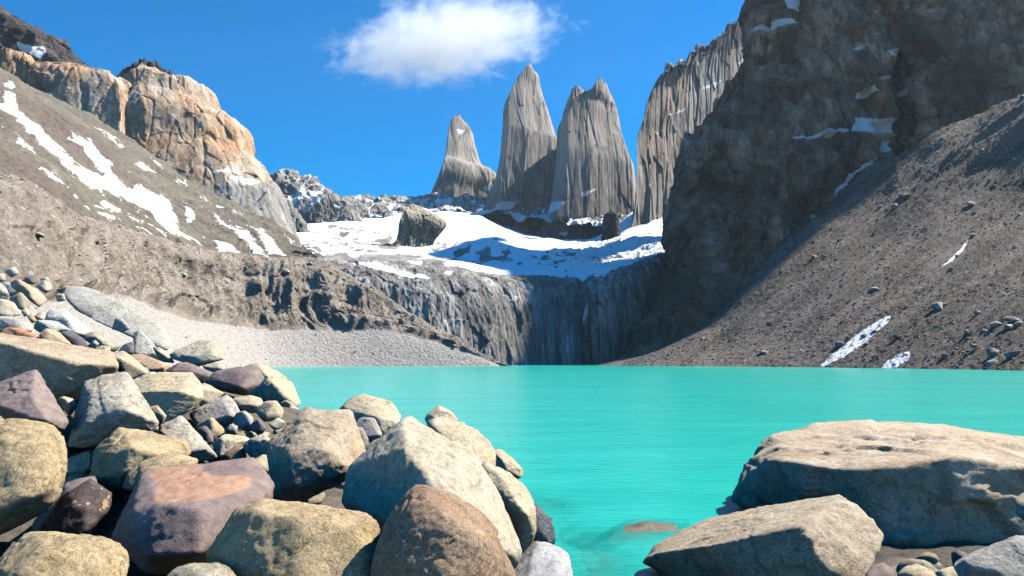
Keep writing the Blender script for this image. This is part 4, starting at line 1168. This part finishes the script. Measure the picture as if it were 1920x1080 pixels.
B('cream', 12.3, [(398, 834), (415, 814), (463, 814), (471, 825), (452, 841), (426, 850), (410, 859)], 'flat cream stone in the hollow left of the rosy boulder', 5)
B('white', 11.8, [(455, 840), (469, 820), (493, 813), (513, 828), (502, 851), (474, 863)], 'round whitish stone against the rosy boulder', 5, p=9)
B('brown', 11.9, [(418, 858), (430, 845), (456, 836), (463, 858), (445, 870)], 'small reddish stone below the flat cream stone', 4)
B('dark', 14.2, [(470, 796), (486, 786), (501, 802), (494, 813), (476, 808)], 'small blue-grey stone beside the round grey stone', 4)
B('white', 13.7, [(505, 796), (519, 783), (535, 791), (528, 804), (512, 806)], 'small white stone on the left shoulder of the rosy boulder', 4)
B('cream', 11.2, [(470, 862), (495, 852), (512, 862), (505, 890), (480, 885)], 'cream stone squeezed behind the purple orange-topped boulder', 4)
B('white', 11, [(126, 822), (136, 780), (162, 716), (210, 697), (231, 701), (253, 735), (275, 758), (298, 795), (291, 806), (222, 806), (185, 832), (163, 841), (129, 838)],
  'tall white and grey speckled granite boulder leaning left', 6, tilt=.7, inner=[(175, 740, .25), (160, 800, .35), (230, 770, .45), (270, 785, .3)], p=16)
B('cream', 15, [(243, 717), (281, 701), (326, 697), (360, 701), (380, 724), (382, 747), (356, 772), (311, 792), (281, 765), (255, 735)], 'squarish cream boulder with a dark overhung front', 6, tilt=1.1,
  inner=[(262, 738, .4), (300, 735, .55), (340, 735, .55), (372, 745, .35), (320, 775, .1)], p=20)
B('cream', 17, [(370, 722), (385, 718), (420, 737), (402, 754), (375, 763)], 'cream stone behind the squarish cream boulder', 4)
B('tan', 12.6, [(279, 764), (296, 760), (312, 780), (305, 797), (291, 795)], 'small tan stone right of the tall speckled boulder', 4)
B('white', 11.4, [(296, 806), (344, 779), (363, 798), (393, 835), (408, 857), (370, 866), (354, 832), (320, 820)], 'greyish white wedge pointing down right beside the grey-faced boulder', 5, p=20, tilt=.9)
B('tan', 9.9, [(167, 897), (177, 846), (222, 801), (259, 801), (289, 809), (357, 825), (359, 851), (330, 880), (296, 890), (241, 906), (226, 926), (205, 920)], 'blocky tan boulder with a rough grey left face', 6, tilt=.7,
  inner=[(200, 850, .3), (250, 840, .5), (280, 850, .48), (230, 890, .4)], p=18)
B('tan', 9.2, [(228, 916), (240, 886), (274, 860), (326, 849), (372, 862), (362, 892), (260, 925)], 'cream stone tucked behind the orange-topped purple boulder', 5)
B('cream', 10.6, [(117, 893), (121, 864), (178, 842), (176, 875), (148, 902)], 'pale stone in the gap right of the big tan boulder', 5)
B('purple', 10.6, [(-50, 735), (0, 712), (67, 693), (90, 717), (112, 754), (129, 791), (118, 808), (93, 796), (48, 790), (-40, 790)], 'angular purple boulder at the left edge on top of the big tan boulder', 6, tilt=.6,
  inner=[(64, 705, .1), (60, 745, .45), (75, 785, .5), (0, 760, .5)], p=20, chips=5)
B('cream', 12.2, [(108, 748), (118, 743), (137, 748), (146, 761), (130, 782)], 'small cream stone between the purple boulder and the tall speckled boulder', 4)
B('slab', 18, [(-90, 612), (0, 625), (56, 637), (139, 648), (208, 660), (220, 672), (223, 691), (194, 706), (161, 722), (150, 744), (133, 755), (108, 770), (0, 775), (-90, 770)],
  'huge flat slab with a thin sunlit top and dark front at the left edge', 6, tilt=.25, thick=.9, inner=[(-60, 636, .5), (20, 648, .6), (100, 662, .58), (160, 674, .5), (208, 684, .3), (-40, 760, .45), (60, 760, .45), (140, 730, .35)], p=24, chips=4)
B('cream', 20.5, [(209, 662), (231, 658), (250, 671), (268, 686), (280, 699), (244, 716), (220, 692)], 'smooth cream stone at the right end of the huge slab', 5)
B('peach', 24, [(240, 667), (264, 663), (297, 676), (320, 688), (310, 700), (278, 702), (259, 688)], 'peach coloured stone behind the cream stone by the slab', 5, p=9)
B('purple', 22.5, [(309, 695), (331, 679), (350, 680), (378, 690), (402, 699), (388, 722), (347, 706)], 'dark purple-brown stone left of the smooth purple boulder', 5)
B('cream_far', 32, [(317, 661), (347, 648), (386, 635), (397, 637), (415, 649), (419, 674), (389, 685), (369, 688), (333, 676), (317, 671)], 'large pale cream boulder standing before the grey scree shore', 5, p=18, tilt=.8, inner=[(360, 668, .3), (400, 665, .3), (380, 680, .2)])
B('cream_far', 30, [(379, 687), (406, 679), (423, 691), (413, 699), (390, 699)], 'small cream stone at the foot of the large pale boulder', 4)
B('cream_far', 33, [(287, 650), (303, 654), (320, 668), (327, 681), (300, 678)], 'small pale stone left of the large pale cream boulder', 4)
B('white_far', 36, [(250, 626), (261, 618), (281, 637), (301, 666), (299, 677), (267, 672), (249, 664)], 'grey-white wedge below the end of the long pale slab', 5, p=18)
B('white_far', 50, [(117, 556), (125, 537), (139, 536), (181, 548), (219, 568), (250, 585), (300, 610), (320, 632), (323, 641), (311, 657), (292, 650), (281, 640), (245, 622), (200, 610), (150, 590)],
  'very long pale slab sloping down to the right below the moraine', 6, tilt=1.7, thick=.9, p=16, inner=[(200, 598, .06), (260, 622, .08), (150, 578, .05), (305, 646, .04)], chips=5)
B('grey', 38, [(210, 617), (217, 596), (228, 595), (245, 616), (230, 622)], 'small blue-grey stone lying against the long pale slab', 4)
B('white_far', 31, [(83, 589), (97, 580), (125, 582), (156, 601), (177, 619), (172, 630), (156, 640), (139, 626), (119, 622), (81, 604)], 'broad whitish boulder in the upper left pile', 5)
B('white_far', 28, [(61, 612), (72, 600), (103, 600), (134, 619), (111, 626), (75, 623)], 'pale flattish stone in front of the broad whitish boulder', 5)
B('grey', 26, [(-25, 594), (0, 592), (28, 596), (56, 604), (64, 613), (56, 623), (17, 622), (-25, 626)], 'rounded light grey boulder at the left edge above the rust stone', 5, p=9)
B('rust', 22, [(3, 624), (17, 614), (42, 614), (64, 623), (91, 641), (42, 642), (9, 634)], 'rust orange stone lying on the huge slab', 5)
B('peach', 21.5, [(73, 625), (89, 616), (111, 623), (134, 646), (117, 652), (89, 646)], 'pinkish tan stone right of the rust stone on the huge slab', 5)
B('dark', 22.5, [(106, 623), (133, 619), (156, 635), (166, 650), (147, 656), (128, 647)], 'dark grey stone right of the pinkish tan stone', 4)
B('olive', 24, [(156, 637), (167, 621), (183, 629), (211, 643), (226, 650), (211, 662), (181, 650)], 'dark olive stone behind the right end of the huge slab', 4)
B('grey', 22, [(163, 648), (178, 637), (186, 644), (176, 658)], 'small pale grey stone in front of the dark olive stone', 4)
B('cream', 22, [(176, 656), (189, 648), (208, 651), (205, 664)], 'small cream stone resting on the right end of the huge slab', 4)
B('dark', 28, [(220, 661), (231, 646), (251, 640), (252, 666), (236, 670)], 'dark square stone left of the grey-white wedge', 4)
# upper left heap
B('white_far', 50, [(1, 534), (11, 529), (50, 546), (42, 557), (17, 556)], 'flat whitish stone high on the left edge of the heap', 4)
B('slab', 47, [(19, 530), (33, 523), (72, 543), (88, 563), (75, 576), (50, 562), (22, 538)], 'long grey stone with a dark underside high on the left heap', 5, tilt=1.1)
B('cream_far', 44, [(-14, 527), (0, 530), (11, 541), (18, 555), (8, 565), (-14, 565)], 'cream stone cut by the left edge below the flat whitish stone', 4)
B('olive', 42, [(17, 560), (39, 548), (57, 566), (52, 584), (33, 578)], 'olive stone below the long grey stone on the left heap', 4)
B('cream_far', 38, [(-14, 562), (0, 560), (25, 568), (40, 590), (17, 596), (-14, 594)], 'wide cream stone cut by the left edge above the rounded grey boulder', 4)
B('cream_far', 44, [(26, 566), (34, 562), (42, 576), (36, 580)], 'small cream stone between the wide cream and the olive stone', 3)
B('cream_far', 36, [(40, 581), (50, 578), (54, 592), (45, 594)], 'small cream stone right of the wide cream stone', 3)
B('tan', 34, [(51, 592), (61, 590), (70, 602), (60, 606)], 'small tan stone above the pale flattish stone', 3)
B('cream_far', 37, [(64, 592), (78, 584), (88, 590), (82, 603), (70, 604)], 'cream stone left of the broad whitish boulder', 4)
B('cream_far', 55, [(67, 537), (83, 525), (94, 532), (98, 544), (86, 550)], 'cream stone left of the long pale slab near its top', 4)
B('tan', 56, [(105, 543), (125, 536), (127, 547), (117, 553)], 'tan stone touching the upper end of the long pale slab', 4)
B('rust', 58, [(40, 526), (52, 521), (62, 530), (50, 534)], 'small orange stone at the top of the left heap', 3)
B('dark', 57, [(46, 520), (62, 517), (72, 528), (60, 534)], 'dark grey stone beside the small orange stone at the heap top', 3)
B('cream_far', 62, [(75, 524), (86, 519), (94, 527), (84, 533)], 'small cream stone topping the left heap', 3)
B('white_far', 60, [(8, 508), (24, 500), (36, 512), (20, 520)], 'pale stone at the very top of the heap on the left edge', 3)
B('cream_far', 58, [(-10, 518), (4, 512), (12, 524), (-6, 530)], 'pale yellow stone cut by the left edge at the heap top', 3)
B('cream_far', 40, [(104, 552), (120, 550), (124, 562), (108, 566)], 'small pale stone below the upper end of the long slab', 3)

# right side
B('slab', 12.6, [(1371, 942), (1394, 880), (1404, 856), (1430, 833), (1450, 811), (1540, 794), (1650, 787), (1730, 790), (1790, 804), (1860, 811), (1920, 815), (2010, 830), (2060, 900), (2040, 1040), (1900, 1090), (1680, 1100), (1500, 1040), (1400, 965)],
  'huge grey-brown boulder with a flat sunlit top rising from the lake', 6, tilt=0, thick=.5,
  dz={0: 1.5, 1: 1.9, 2: 2.1, 3: 2.6, 4: 3.2, 5: 3.9, 6: 4.2, 7: 4.2, 8: 3.8, 9: 3.4, 10: 3.0, 11: 2.5, 12: .6, 13: -.3, 14: -1.2, 15: -1.0, 16: .2, 17: 1.2},
  inner=[(1455, 862, -.15), (1500, 870, .1), (1550, 872, .2), (1600, 882, .4), (1700, 866, .36), (1800, 850, .42), (1900, 872, .45), (1990, 880, .35)], p=26, chips=3, rough=1.0, under=True, soft=2.2)
B('wedge', 8.2, [(1205, 1056), (1230, 1020), (1280, 994), (1330, 972), (1350, 975), (1440, 949), (1490, 939), (1535, 931), (1597, 927), (1617, 941), (1642, 975), (1657, 1005), (1654, 1045), (1627, 1090), (1550, 1140), (1300, 1120)],
  'brown wedge-shaped boulder sloping into the water before the huge flat-topped boulder', 6, tilt=0, thick=.5,
  dz={0: 1.9, 1: 2.1, 2: 2.2, 3: 2.1, 4: 2.0, 5: 1.7, 6: 1.5, 7: 1.3, 8: .9, 9: .6, 10: .3, 11: 0.1, 12: -.3, 13: -.6, 14: -.6, 15: .8},
  inner=[(1220, 1050, -1.2), (1330, 1024, -.4), (1430, 1006, .0), (1508, 984, .35), (1548, 1060, .6), (1580, 1090, .6)], p=28, chips=3, rough=.9, under=True, soft=1.3)
B('olive', 12.5, [(1135, 1015), (1160, 990), (1210, 977), (1250, 980), (1300, 1000), (1290, 1040), (1200, 1050), (1150, 1040)], 'olive boulder awash in the turquoise water beside the wedge boulder', 5, p=8, tilt=1.2, under=True)
B('olive', 11.7, [(1062, 1050), (1080, 1034), (1100, 1029), (1140, 1036), (1172, 1046), (1178, 1070), (1150, 1090), (1080, 1090)], 'pale stone under water at the bottom right of the half wet rock', 5, p=8, tilt=1.2, under=True)
B('grey', 6.3, [(1788, 1050), (1815, 1030), (1870, 1008), (1905, 1003), (1960, 1010), (1990, 1060), (1960, 1110), (1810, 1110)], 'grey boulder in the bottom right corner', 6, p=14)
B('purple', 7.4, [(1622, 1080), (1635, 1060), (1655, 1055), (1680, 1072), (1690, 1100), (1630, 1105)], 'purple-grey stone at the bottom edge below the wedge boulder', 4)
B('cream', 7.0, [(1682, 1078), (1695, 1062), (1718, 1057), (1745, 1068), (1760, 1090), (1700, 1110)], 'cream stone at the bottom edge left of the corner boulder', 4)
B('cream', 7.3, [(1752, 1075), (1775, 1065), (1798, 1062), (1805, 1090), (1765, 1100)], 'light flat stone at the bottom edge touching the corner boulder', 4)
B('slab', 9.3, [(1903, 935), (1918, 922), (1960, 925), (1980, 960), (1940, 985), (1908, 965)], 'brown stone cut by the right edge against the huge boulder', 4)

# ------------------------------------------------------------------ ground under the boulders
def build_shore():
    nr, na = 220, 260
    th = np.linspace(R(-62), R(62), na)
    rr = np.exp(np.linspace(math.log(1.2), math.log(110), nr))
    X = rr[:, None] * np.sin(th)[None]
    Y = rr[:, None] * np.cos(th)[None]
    pts = [(x, y, z + .10 * r, max(r, .3)) for x, y, z, r in ROCKS if x < 1.2 or y < 8]
    pts = [q for q in pts]
    # lake bed and the ground by the camera
    for px, py in ((1080, 900), (1050, 900), (1250, 950), (1350, 930), (1020, 860), (960, 820), (900, 790), (800, 750), (700, 730), (620, 715), (1600, 800), (1800, 790), (1950, 790), (1400, 800), (1200, 850), (1100, 780)):
        D = 3 * F / (py - 678)
        p_ = at(px, py, D)
        pts.append((p_[0], p_[1], -1.3, .8))
    for px in (1060, 1120, 1200, 1280):
        p_ = at(px, 1090, 9.4)
        pts.append((p_[0], p_[1], -.28, .8))
    for px, py, z in ((1150, 960, -1.0), (1100, 1000, -.6), (1200, 1000, -.7), (1300, 985, -.8)):
        p_ = at(px, py, 3 * F / (py - 678))
        pts.append((p_[0], p_[1], z, .8))
    for x, y, z in ((0, 1.5, 1.1), (-3, 2, 1.3), (3, 2, .5), (2, 4, .2), (1, 5.5, .2), (5, 3, .3), (-8, 5, 1.5), (3.2, 6, -.2), (5, 6, .2), (6.5, 8, .15), (6, 9.5, .2), (7, 10.5, .2), (8, 10.5, .2), (9, 9, .2), (5.4, 9.6, .2), (-60, 60, 10), (-80, 50, 14), (-40, 90, 6), (-20, 60, -1.5), (-12, 60, -1.5)):
        pts.append((x, y, z, .8))
    pts = np.array(pts)
    q = np.stack([X.ravel(), Y.ravel()], 1)
    d2 = ((q[:, None, 0] - pts[None, :, 0]) ** 2 + (q[:, None, 1] - pts[None, :, 1]) ** 2)
    w = 1 / (d2 + (.25 * pts[None, :, 3]) ** 2) ** 1.6
    Z = (w * pts[None, :, 2]).sum(1) / w.sum(1)
    sh = np.array([(1085, 1075), (1050, 1015), (990, 905), (925, 850), (745, 815), (640, 805), (560, 790), (530, 765), (470, 735), (420, 700)], float)
    sp = at(sh[:, 0], sh[:, 1], 3 * F / (sh[:, 1] - 678))
    xb = np.interp(q[:, 1], sp[:, 1], sp[:, 0])
    lim = np.where(q[:, 0] > xb, -.5 * (q[:, 0] - xb), .22 * (xb - q[:, 0]) + .02)
    lim = np.maximum(lim, np.where(q[:, 1] < 9.4, (9.4 - q[:, 1]) * .35, -9) * (q[:, 0] > 2.5) - 20 * (q[:, 0] <= 2.5))
    lim = np.where((q[:, 0] > 4.4) & (q[:, 1] < 12.5), np.maximum(lim, np.minimum((q[:, 0] - 4.4) * .5, np.minimum((12.5 - q[:, 1]) * .4, .16))), lim)
    lim = np.where((q[:, 1] < 8.5) & (q[:, 0] < 1.5), np.maximum(lim, .6), lim)
    Z = np.maximum(np.minimum(Z - .12, lim), -2.5)
    P3 = np.stack([q[:, 0], q[:, 1], Z], 1)
    P3[:, 2] += fbm(P3 * .8, 4, .55, seed=201) * .12
    me = mesh_from('shore_ground', P3, grid_faces(nr, na), RM['soil'], True)
    link('shore_ground', me, 'dark gritty ground between the shore boulders', 'ground', 'structure')
    BVH_SRC.append((P3, grid_faces(nr, na)))
    return P3.reshape(nr, na, 3)

GROUND = build_shore()

# ------------------------------------------------------------------ small stones filling the gaps of the heap
def proto(n, level, kind, seed, flat=.75):
    out = []
    for k in range(n):
        r_ = np.random.default_rng(seed + k)
        pts = r_.normal(size=(16, 3))
        pts /= np.linalg.norm(pts, axis=1, keepdims=True)
        pts *= np.array([1, r_.uniform(.65, 1), flat * r_.uniform(.7, 1.1)])
        P, Fc = rock_shape(pts, level, seed + k, 16, 1.0, 6)
        out.append((P, Fc))
    return out

def scatter_near():
    V, Fc = [], []
    kinds = ['cream', 'tan', 'grey', 'dark', 'white', 'olive', 'purple', 'peach']
    pr = {k: [mesh_from('stone', P, F_, RM[k], True) for P, F_ in proto(2, 3, k, 300 + 10 * i)] for i, k in enumerate(kinds)}
    r_ = np.random.default_rng(5)
    tree = BVHTree.FromPolygons([tuple(p) for p in GROUND.reshape(-1, 3)], [tuple(f) for f in grid_faces(*GROUND.shape[:2])])
    n = 0
    spots = []
    # heap areas by bearing: between the left boulders and on the upper heap
    areas = [((60, 250, 545, 640), 34, 62, 40, .3, .8), ((390, 540, 745, 850), 12, 17, 22, .12, .3), ((120, 420, 690, 900), 9, 16, 24, .2, .45), ((0, 130, 500, 620), 34, 58, 26, .3, .9), ((500, 660, 760, 800), 18, 30, 16, .2, .5), ((560, 720, 880, 1000), 8, 11, 10, .15, .35), ((1650, 1830, 1030, 1085), 7.5, 10.5, 26, .12, .3), ((240, 330, 655, 720), 19, 30, 8, .2, .5), ((600, 760, 790, 960), 8.5, 14, 8, .12, .3)]
    names = {'cream': 'cream', 'tan': 'tan', 'grey': 'grey', 'dark': 'dark grey', 'white': 'whitish', 'olive': 'olive', 'purple': 'purple', 'peach': 'peach'}
    for (x0, x1, y0, y1), d0, d1, cnt, s0, s1 in areas:
        for k in range(cnt):
            px, py, D = r_.uniform(x0, x1), r_.uniform(y0, y1), r_.uniform(d0, d1)
            p = at(px, py, D)
            hit = tree.ray_cast(Vector((p[0], p[1], 60)), Vector((0, 0, -1)))
            if hit[0] is None or hit[0].z < -.1:
                continue
            kd = kinds[int(r_.choice(len(kinds), p=[.27, .18, .16, .14, .1, .07, .04, .04]))]
            s = s0 + (s1 - s0) * r_.uniform() ** 2
            o = link('stone', pr[kd][int(r_.integers(2))], 'small %s stone lying in the gaps of the boulder heap' % names[kd], 'stone', group='small %s stones between the boulders' % names[kd], loc=(p[0], p[1], hit[0].z + s * .25))
            o.scale = (s, s, s)
            o.rotation_euler = (r_.uniform(-.4, .4), r_.uniform(-.4, .4), r_.uniform(0, 6.28))
            n += 1
    return n

scatter_near()

# ------------------------------------------------------------------ stones on the scree and the moraine
def joined(name, prs, where, sizes, mat, label, cat, r_):
    Vs, Fs, n = [], [], 0
    for (p, s) in zip(where, sizes):
        P, Fc = prs[int(r_.integers(len(prs)))]
        a = r_.uniform(0, 6.28)
        ca, sa = math.cos(a), math.sin(a)
        Rz = np.array([[ca, -sa, 0], [sa, ca, 0], [0, 0, 1]])
        b = r_.uniform(-.6, .6)
        Rx = np.array([[1, 0, 0], [0, math.cos(b), -math.sin(b)], [0, math.sin(b), math.cos(b)]])
        Vs.append(P * s @ (Rz @ Rx).T + p)
        Fs.append(Fc + n)
        n += len(P)
    me = mesh_from(name, np.concatenate(Vs), np.concatenate(Fs), mat, False)
    return link(name, me, label, cat, 'stuff')

def scatter_slopes():
    r_ = np.random.default_rng(11)
    lo_pr = proto(6, 2, 'stone', 500, .7)
    hi = [mesh_from('stone', P, F_, RM['stone'], False) for P, F_ in proto(6, 3, 'stone', 520, .7)]
    hip = [mesh_from('stone', P, F_, RM['gravel_pale'], False) for P, F_ in proto(5, 3, 'stone', 540, .7)]
    Q, vq, N = SURF['scree']
    X, Y = pix(Q)
    def pick(Q, X, Y, n, wfun, sfun):
        ok = (X > -30) & (X < 1950) & (Y > 0) & (Q[..., 2] > .2)
        w = np.where(ok, wfun(X, Y, Q), 0)
        w *= Q[..., 1] * 0 + 1
        w = w.ravel() / w.sum()
        k = r_.choice(w.size, n, p=w)
        j = r_.normal(size=(n, 3)) * .6
        j[:, 2] = 0
        return Q.reshape(-1, 3)[k] + j, k
    # large, countable ones
    wr = lambda X, Y, Q: (X > 1300) * (sstep(1350, 1900, X) * 1.2 + .25 + 2.2 * sstep(640, 690, Y) * sstep(1600, 1850, X))
    W, k = pick(Q, X, Y, 145, wr, None)
    for p, kk in zip(W, k):
        low_ = X.ravel()[kk] > 1560 and Y.ravel()[kk] > 560
        s = (.7 + 2.8 * r_.uniform() ** 4) * (p[1] / 330) ** .8 * (1.5 if low_ else 1)
        o = link('stone', (hip if r_.uniform() < (.7 if low_ else .3) else hi)[int(r_.integers(5))], 'loose stone lying on the dark right scree slope', 'stone', group='loose stones on the right scree slope', loc=p + np.array([0, 0, s * .15]))
        o.scale = (s, s, s)
        o.rotation_euler = (r_.uniform(-.5, .5), r_.uniform(-.5, .5), r_.uniform(0, 6.28))
    W, k = pick(Q, X, Y, 17000, lambda X, Y, Q: (X > 1180) * (.6 + sstep(1350, 1800, X)), None)
    joined('scree_gravel', lo_pr, W, (.17 + .95 * r_.uniform(size=len(W)) ** 6) * (W[:, 1] / 330) ** .7, RM['gravel_dark'], 'brown rubble scattered over the right scree slope', 'rubble', r_)
    Q, vq, N = SURF['moraine']
    X, Y = pix(Q)
    v = np.broadcast_to(vq[:, None], X.shape)
    W, k = pick(Q, X, Y, 50, lambda X, Y, Q: (v > .9) * (v < 2.02) * (.4 + sstep(250, 0, X) * .5), None)
    for p in W:
        s = (.7 + 2.4 * r_.uniform() ** 3) * (p[1] / 330) ** .6
        o = link('stone', hip[int(r_.integers(5))], 'pale stone sticking out of the grey moraine bank', 'stone', group='pale stones in the moraine bank', loc=p)
        o.scale = (s, s, s)
        o.rotation_euler = (r_.uniform(-.5, .5), r_.uniform(-.5, .5), r_.uniform(0, 6.28))
    W, k = pick(Q, X, Y, 7000, lambda X, Y, Q: (v < 2.05) * (.25 + sstep(.8, 1.1, v)), None)
    joined('moraine_gravel', lo_pr, W, (.14 + .5 * r_.uniform(size=len(W)) ** 4) * (W[:, 1] / 330) ** .9, RM['gravel_pale'], 'pale rubble scattered over the moraine bank', 'rubble', r_)

scatter_slopes()

# ------------------------------------------------------------------ the lake
def water_mat():
    m, t, b, out = nt('glacial_water')
    b.inputs['Base Color'].default_value = (0.012, 0.46, 0.385, 1)
    b.inputs['Roughness'].default_value = 0.18
    b.inputs['Specular IOR Level'].default_value = 0.35
    v1 = mapping(t, (1, 1.0, 1), rot=(0, 0, R(25)))
    tint = ramp(t, noise(t, mapping(t, (.25, 1, 1)), 0.35, 6, .6), [(0.35, (0.008, 0.39, 0.335)), (0.65, (0.02, 0.45, 0.39))])
    t.links.new(tint, b.inputs['Base Color'])
    v2 = mapping(t, (.55, 1.6, 1), rot=(0, 0, R(-14)))
    wind = ramp(t, noise(t, mapping(t, (.02, .055, 1), rot=(0, 0, R(12))), 1.0, 4, .6), [(0.35, g(.75)), (0.65, g(1.1))])
    h = math_(t, 'MULTIPLY', wind, math_(t, 'ADD', noise(t, v2, 2.6, 5, .6, .6), math_(t, 'MULTIPLY', noise(t, v1, .5, 4, .5), 1.6)))
    t.links.new(math_(t, 'ADD', math_(t, 'MULTIPLY', wind, .08), .13), b.inputs['Roughness'])
    bump(t, h, .45, .11, b)
    tr = t.nodes.new('ShaderNodeBsdfTransparent')
    tr.inputs['Color'].default_value = (.80, .97, .93, 1)
    mx = t.nodes.new('ShaderNodeMixShader')
    t.links.new(attr(t, 'murk'), mx.inputs[0])
    t.links.new(tr.outputs[0], mx.inputs[1])
    t.links.new(b.outputs[0], mx.inputs[2])
    t.links.new(mx.outputs[0], out.inputs['Surface'])
    return m

def build_water():
    V, Fs, n = [], [], 0
    for P, Fc in BVH_SRC:
        V += [tuple(p) for p in P]
        Fs += [tuple(int(i) + n for i in f) for f in Fc]
        n += len(P)
    tree = BVHTree.FromPolygons(V, Fs)
    nr, na = 760, 760
    th = np.linspace(R(-50), R(48), na)
    rr = np.exp(np.linspace(math.log(3.0), math.log(800), nr))
    X = (rr[:, None] * np.sin(th)[None]).ravel()
    Y = (rr[:, None] * np.cos(th)[None]).ravel()
    murk = np.ones(len(X))
    offs = [(0, 0)] + [(.45 * math.cos(a_), .45 * math.sin(a_)) for a_ in np.arange(6) * math.pi / 3]
    dn = Vector((0, 0, -1))
    for k in np.nonzero((np.hypot(X, Y) < 22) & (X > -9))[0]:
        hit = tree.ray_cast(Vector((X[k], Y[k], -.001)), dn)
        d0 = -hit[0].z if hit[0] is not None else 3.0
        if d0 > 1.2:
            continue
        tot = 3 * d0
        for ox, oy in offs[1:]:
            hit = tree.ray_cast(Vector((X[k] + ox, Y[k] + oy, -.001)), dn)
            tot += min(-hit[0].z, 1.5) if hit[0] is not None else 1.5
        murk[k] = 1 - math.exp(-max(tot / 9, 0) / .34) * .98
    P = np.stack([X, Y, np.zeros(len(X))], 1)
    Fq = grid_faces(nr, na)
    cx, cy = X[Fq].mean(1), Y[Fq].mean(1)
    lf = rail_pts([(-500, None, 60, 0), (0, None, 100, 0), (300, None, 260, 0), (520, None, 410, 0), (930, None, 476, 0)])
    rt = rail_pts([(2800, None, 95, 0), (2300, None, 140, 0), (1900, None, 228, 0), (1600, None, 325, 0), (1400, None, 400, 0), (1200, None, 462, 0)])
    lx, rx = at(*lf.T)[:, 0], at(*rt.T)[:, 0]
    keep = (cx > np.interp(cy, lf[:, 2], lx) - 25) & (cx < np.interp(cy, rt[:, 2], rx) + 25) & (cy < 720)
    me = mesh_from('lake_water', P, Fq[keep], water_mat(), True, {'murk': murk})
    link('lake_water', me, 'milky turquoise glacial lake', 'water', 'structure')
    bed = mesh_from('lake_bed', np.array([[-300, -60, -6], [300, -60, -6], [300, 720, -6], [-300, 720, -6]], float), np.array([[0, 1, 2, 3]]), RM['soil'])
    link('lake_bed', bed, 'floor of the lake under the water', 'lake bed', 'structure')

build_water()

# ------------------------------------------------------------------ the cloud
def build_cloud():
    m = bpy.data.materials.new('cloud_vapour')
    m.use_nodes = True
    t = m.node_tree
    t.nodes.clear()
    out = t.nodes.new('ShaderNodeOutputMaterial')
    pv = t.nodes.new('ShaderNodeVolumePrincipled')
    pv.inputs['Color'].default_value = (1, 1, 1, 1)
    pv.inputs['Anisotropy'].default_value = 0.2
    tc = t.nodes.new('ShaderNodeTexCoord')
    ln = t.nodes.new('ShaderNodeVectorMath')
    ln.operation = 'LENGTH'
    t.links.new(tc.outputs['Object'], ln.inputs[0])
    mp = t.nodes.new('ShaderNodeMapping')
    mp.inputs['Scale'].default_value = (4.2, 2.2, 2.2)
    t.links.new(tc.outputs['Object'], mp.inputs['Vector'])
    n1 = noise(t, mp.outputs[0], 1.3, 10, .7, .5)
    d = math_(t, 'ADD', math_(t, 'SUBTRACT', .80, ln.outputs['Value']), math_(t, 'MULTIPLY', math_(t, 'SUBTRACT', n1, .5), 1.7))
    d = math_(t, 'MULTIPLY', d, .010, False)
    d = math_(t, 'MAXIMUM', d, 0.0)
    t.links.new(d, pv.inputs['Density'])
    t.links.new(pv.outputs[0], out.inputs['Volume'])
    bm = bmesh.new()
    bmesh.ops.create_icosphere(bm, subdivisions=4, radius=1.25)
    me = bpy.data.meshes.new('cloud')
    bm.to_mesh(me)
    bm.free()
    me.materials.append(m)
    c = at(838, 76, 4200)
    o = link('cloud', me, 'single white wispy cloud in the blue sky above the towers', 'cloud', loc=c)
    k = 4200 / F
    o.scale = (k * 275, k * 130, k * 96)
    o.rotation_euler = (0, R(-9), 0)

build_cloud()

# ------------------------------------------------------------------ mountain air
def build_haze():
    m = bpy.data.materials.new('mountain_air')
    m.use_nodes = True
    t = m.node_tree
    t.nodes.clear()
    out = t.nodes.new('ShaderNodeOutputMaterial')
    pv = t.nodes.new('ShaderNodeVolumePrincipled')
    pv.inputs['Color'].default_value = (.70, .86, 1, 1)
    pv.inputs['Density'].default_value = 2.4e-5
    pv.inputs['Anisotropy'].default_value = 0.3
    t.links.new(pv.outputs[0], out.inputs['Volume'])
    lo, hi = (-1500, -80, -8), (1800, 2600, 1160)
    bm = bmesh.new()
    bmesh.ops.create_cube(bm, size=1)
    for v in bm.verts:
        v.co = [lo[k] + (v.co[k] + .5) * (hi[k] - lo[k]) for k in range(3)]
    me = bpy.data.meshes.new('haze')
    bm.to_mesh(me)
    bm.free()
    me.materials.append(m)
    link('haze', me, 'thin blue air between the camera and the far towers', 'haze', 'stuff')

build_haze()
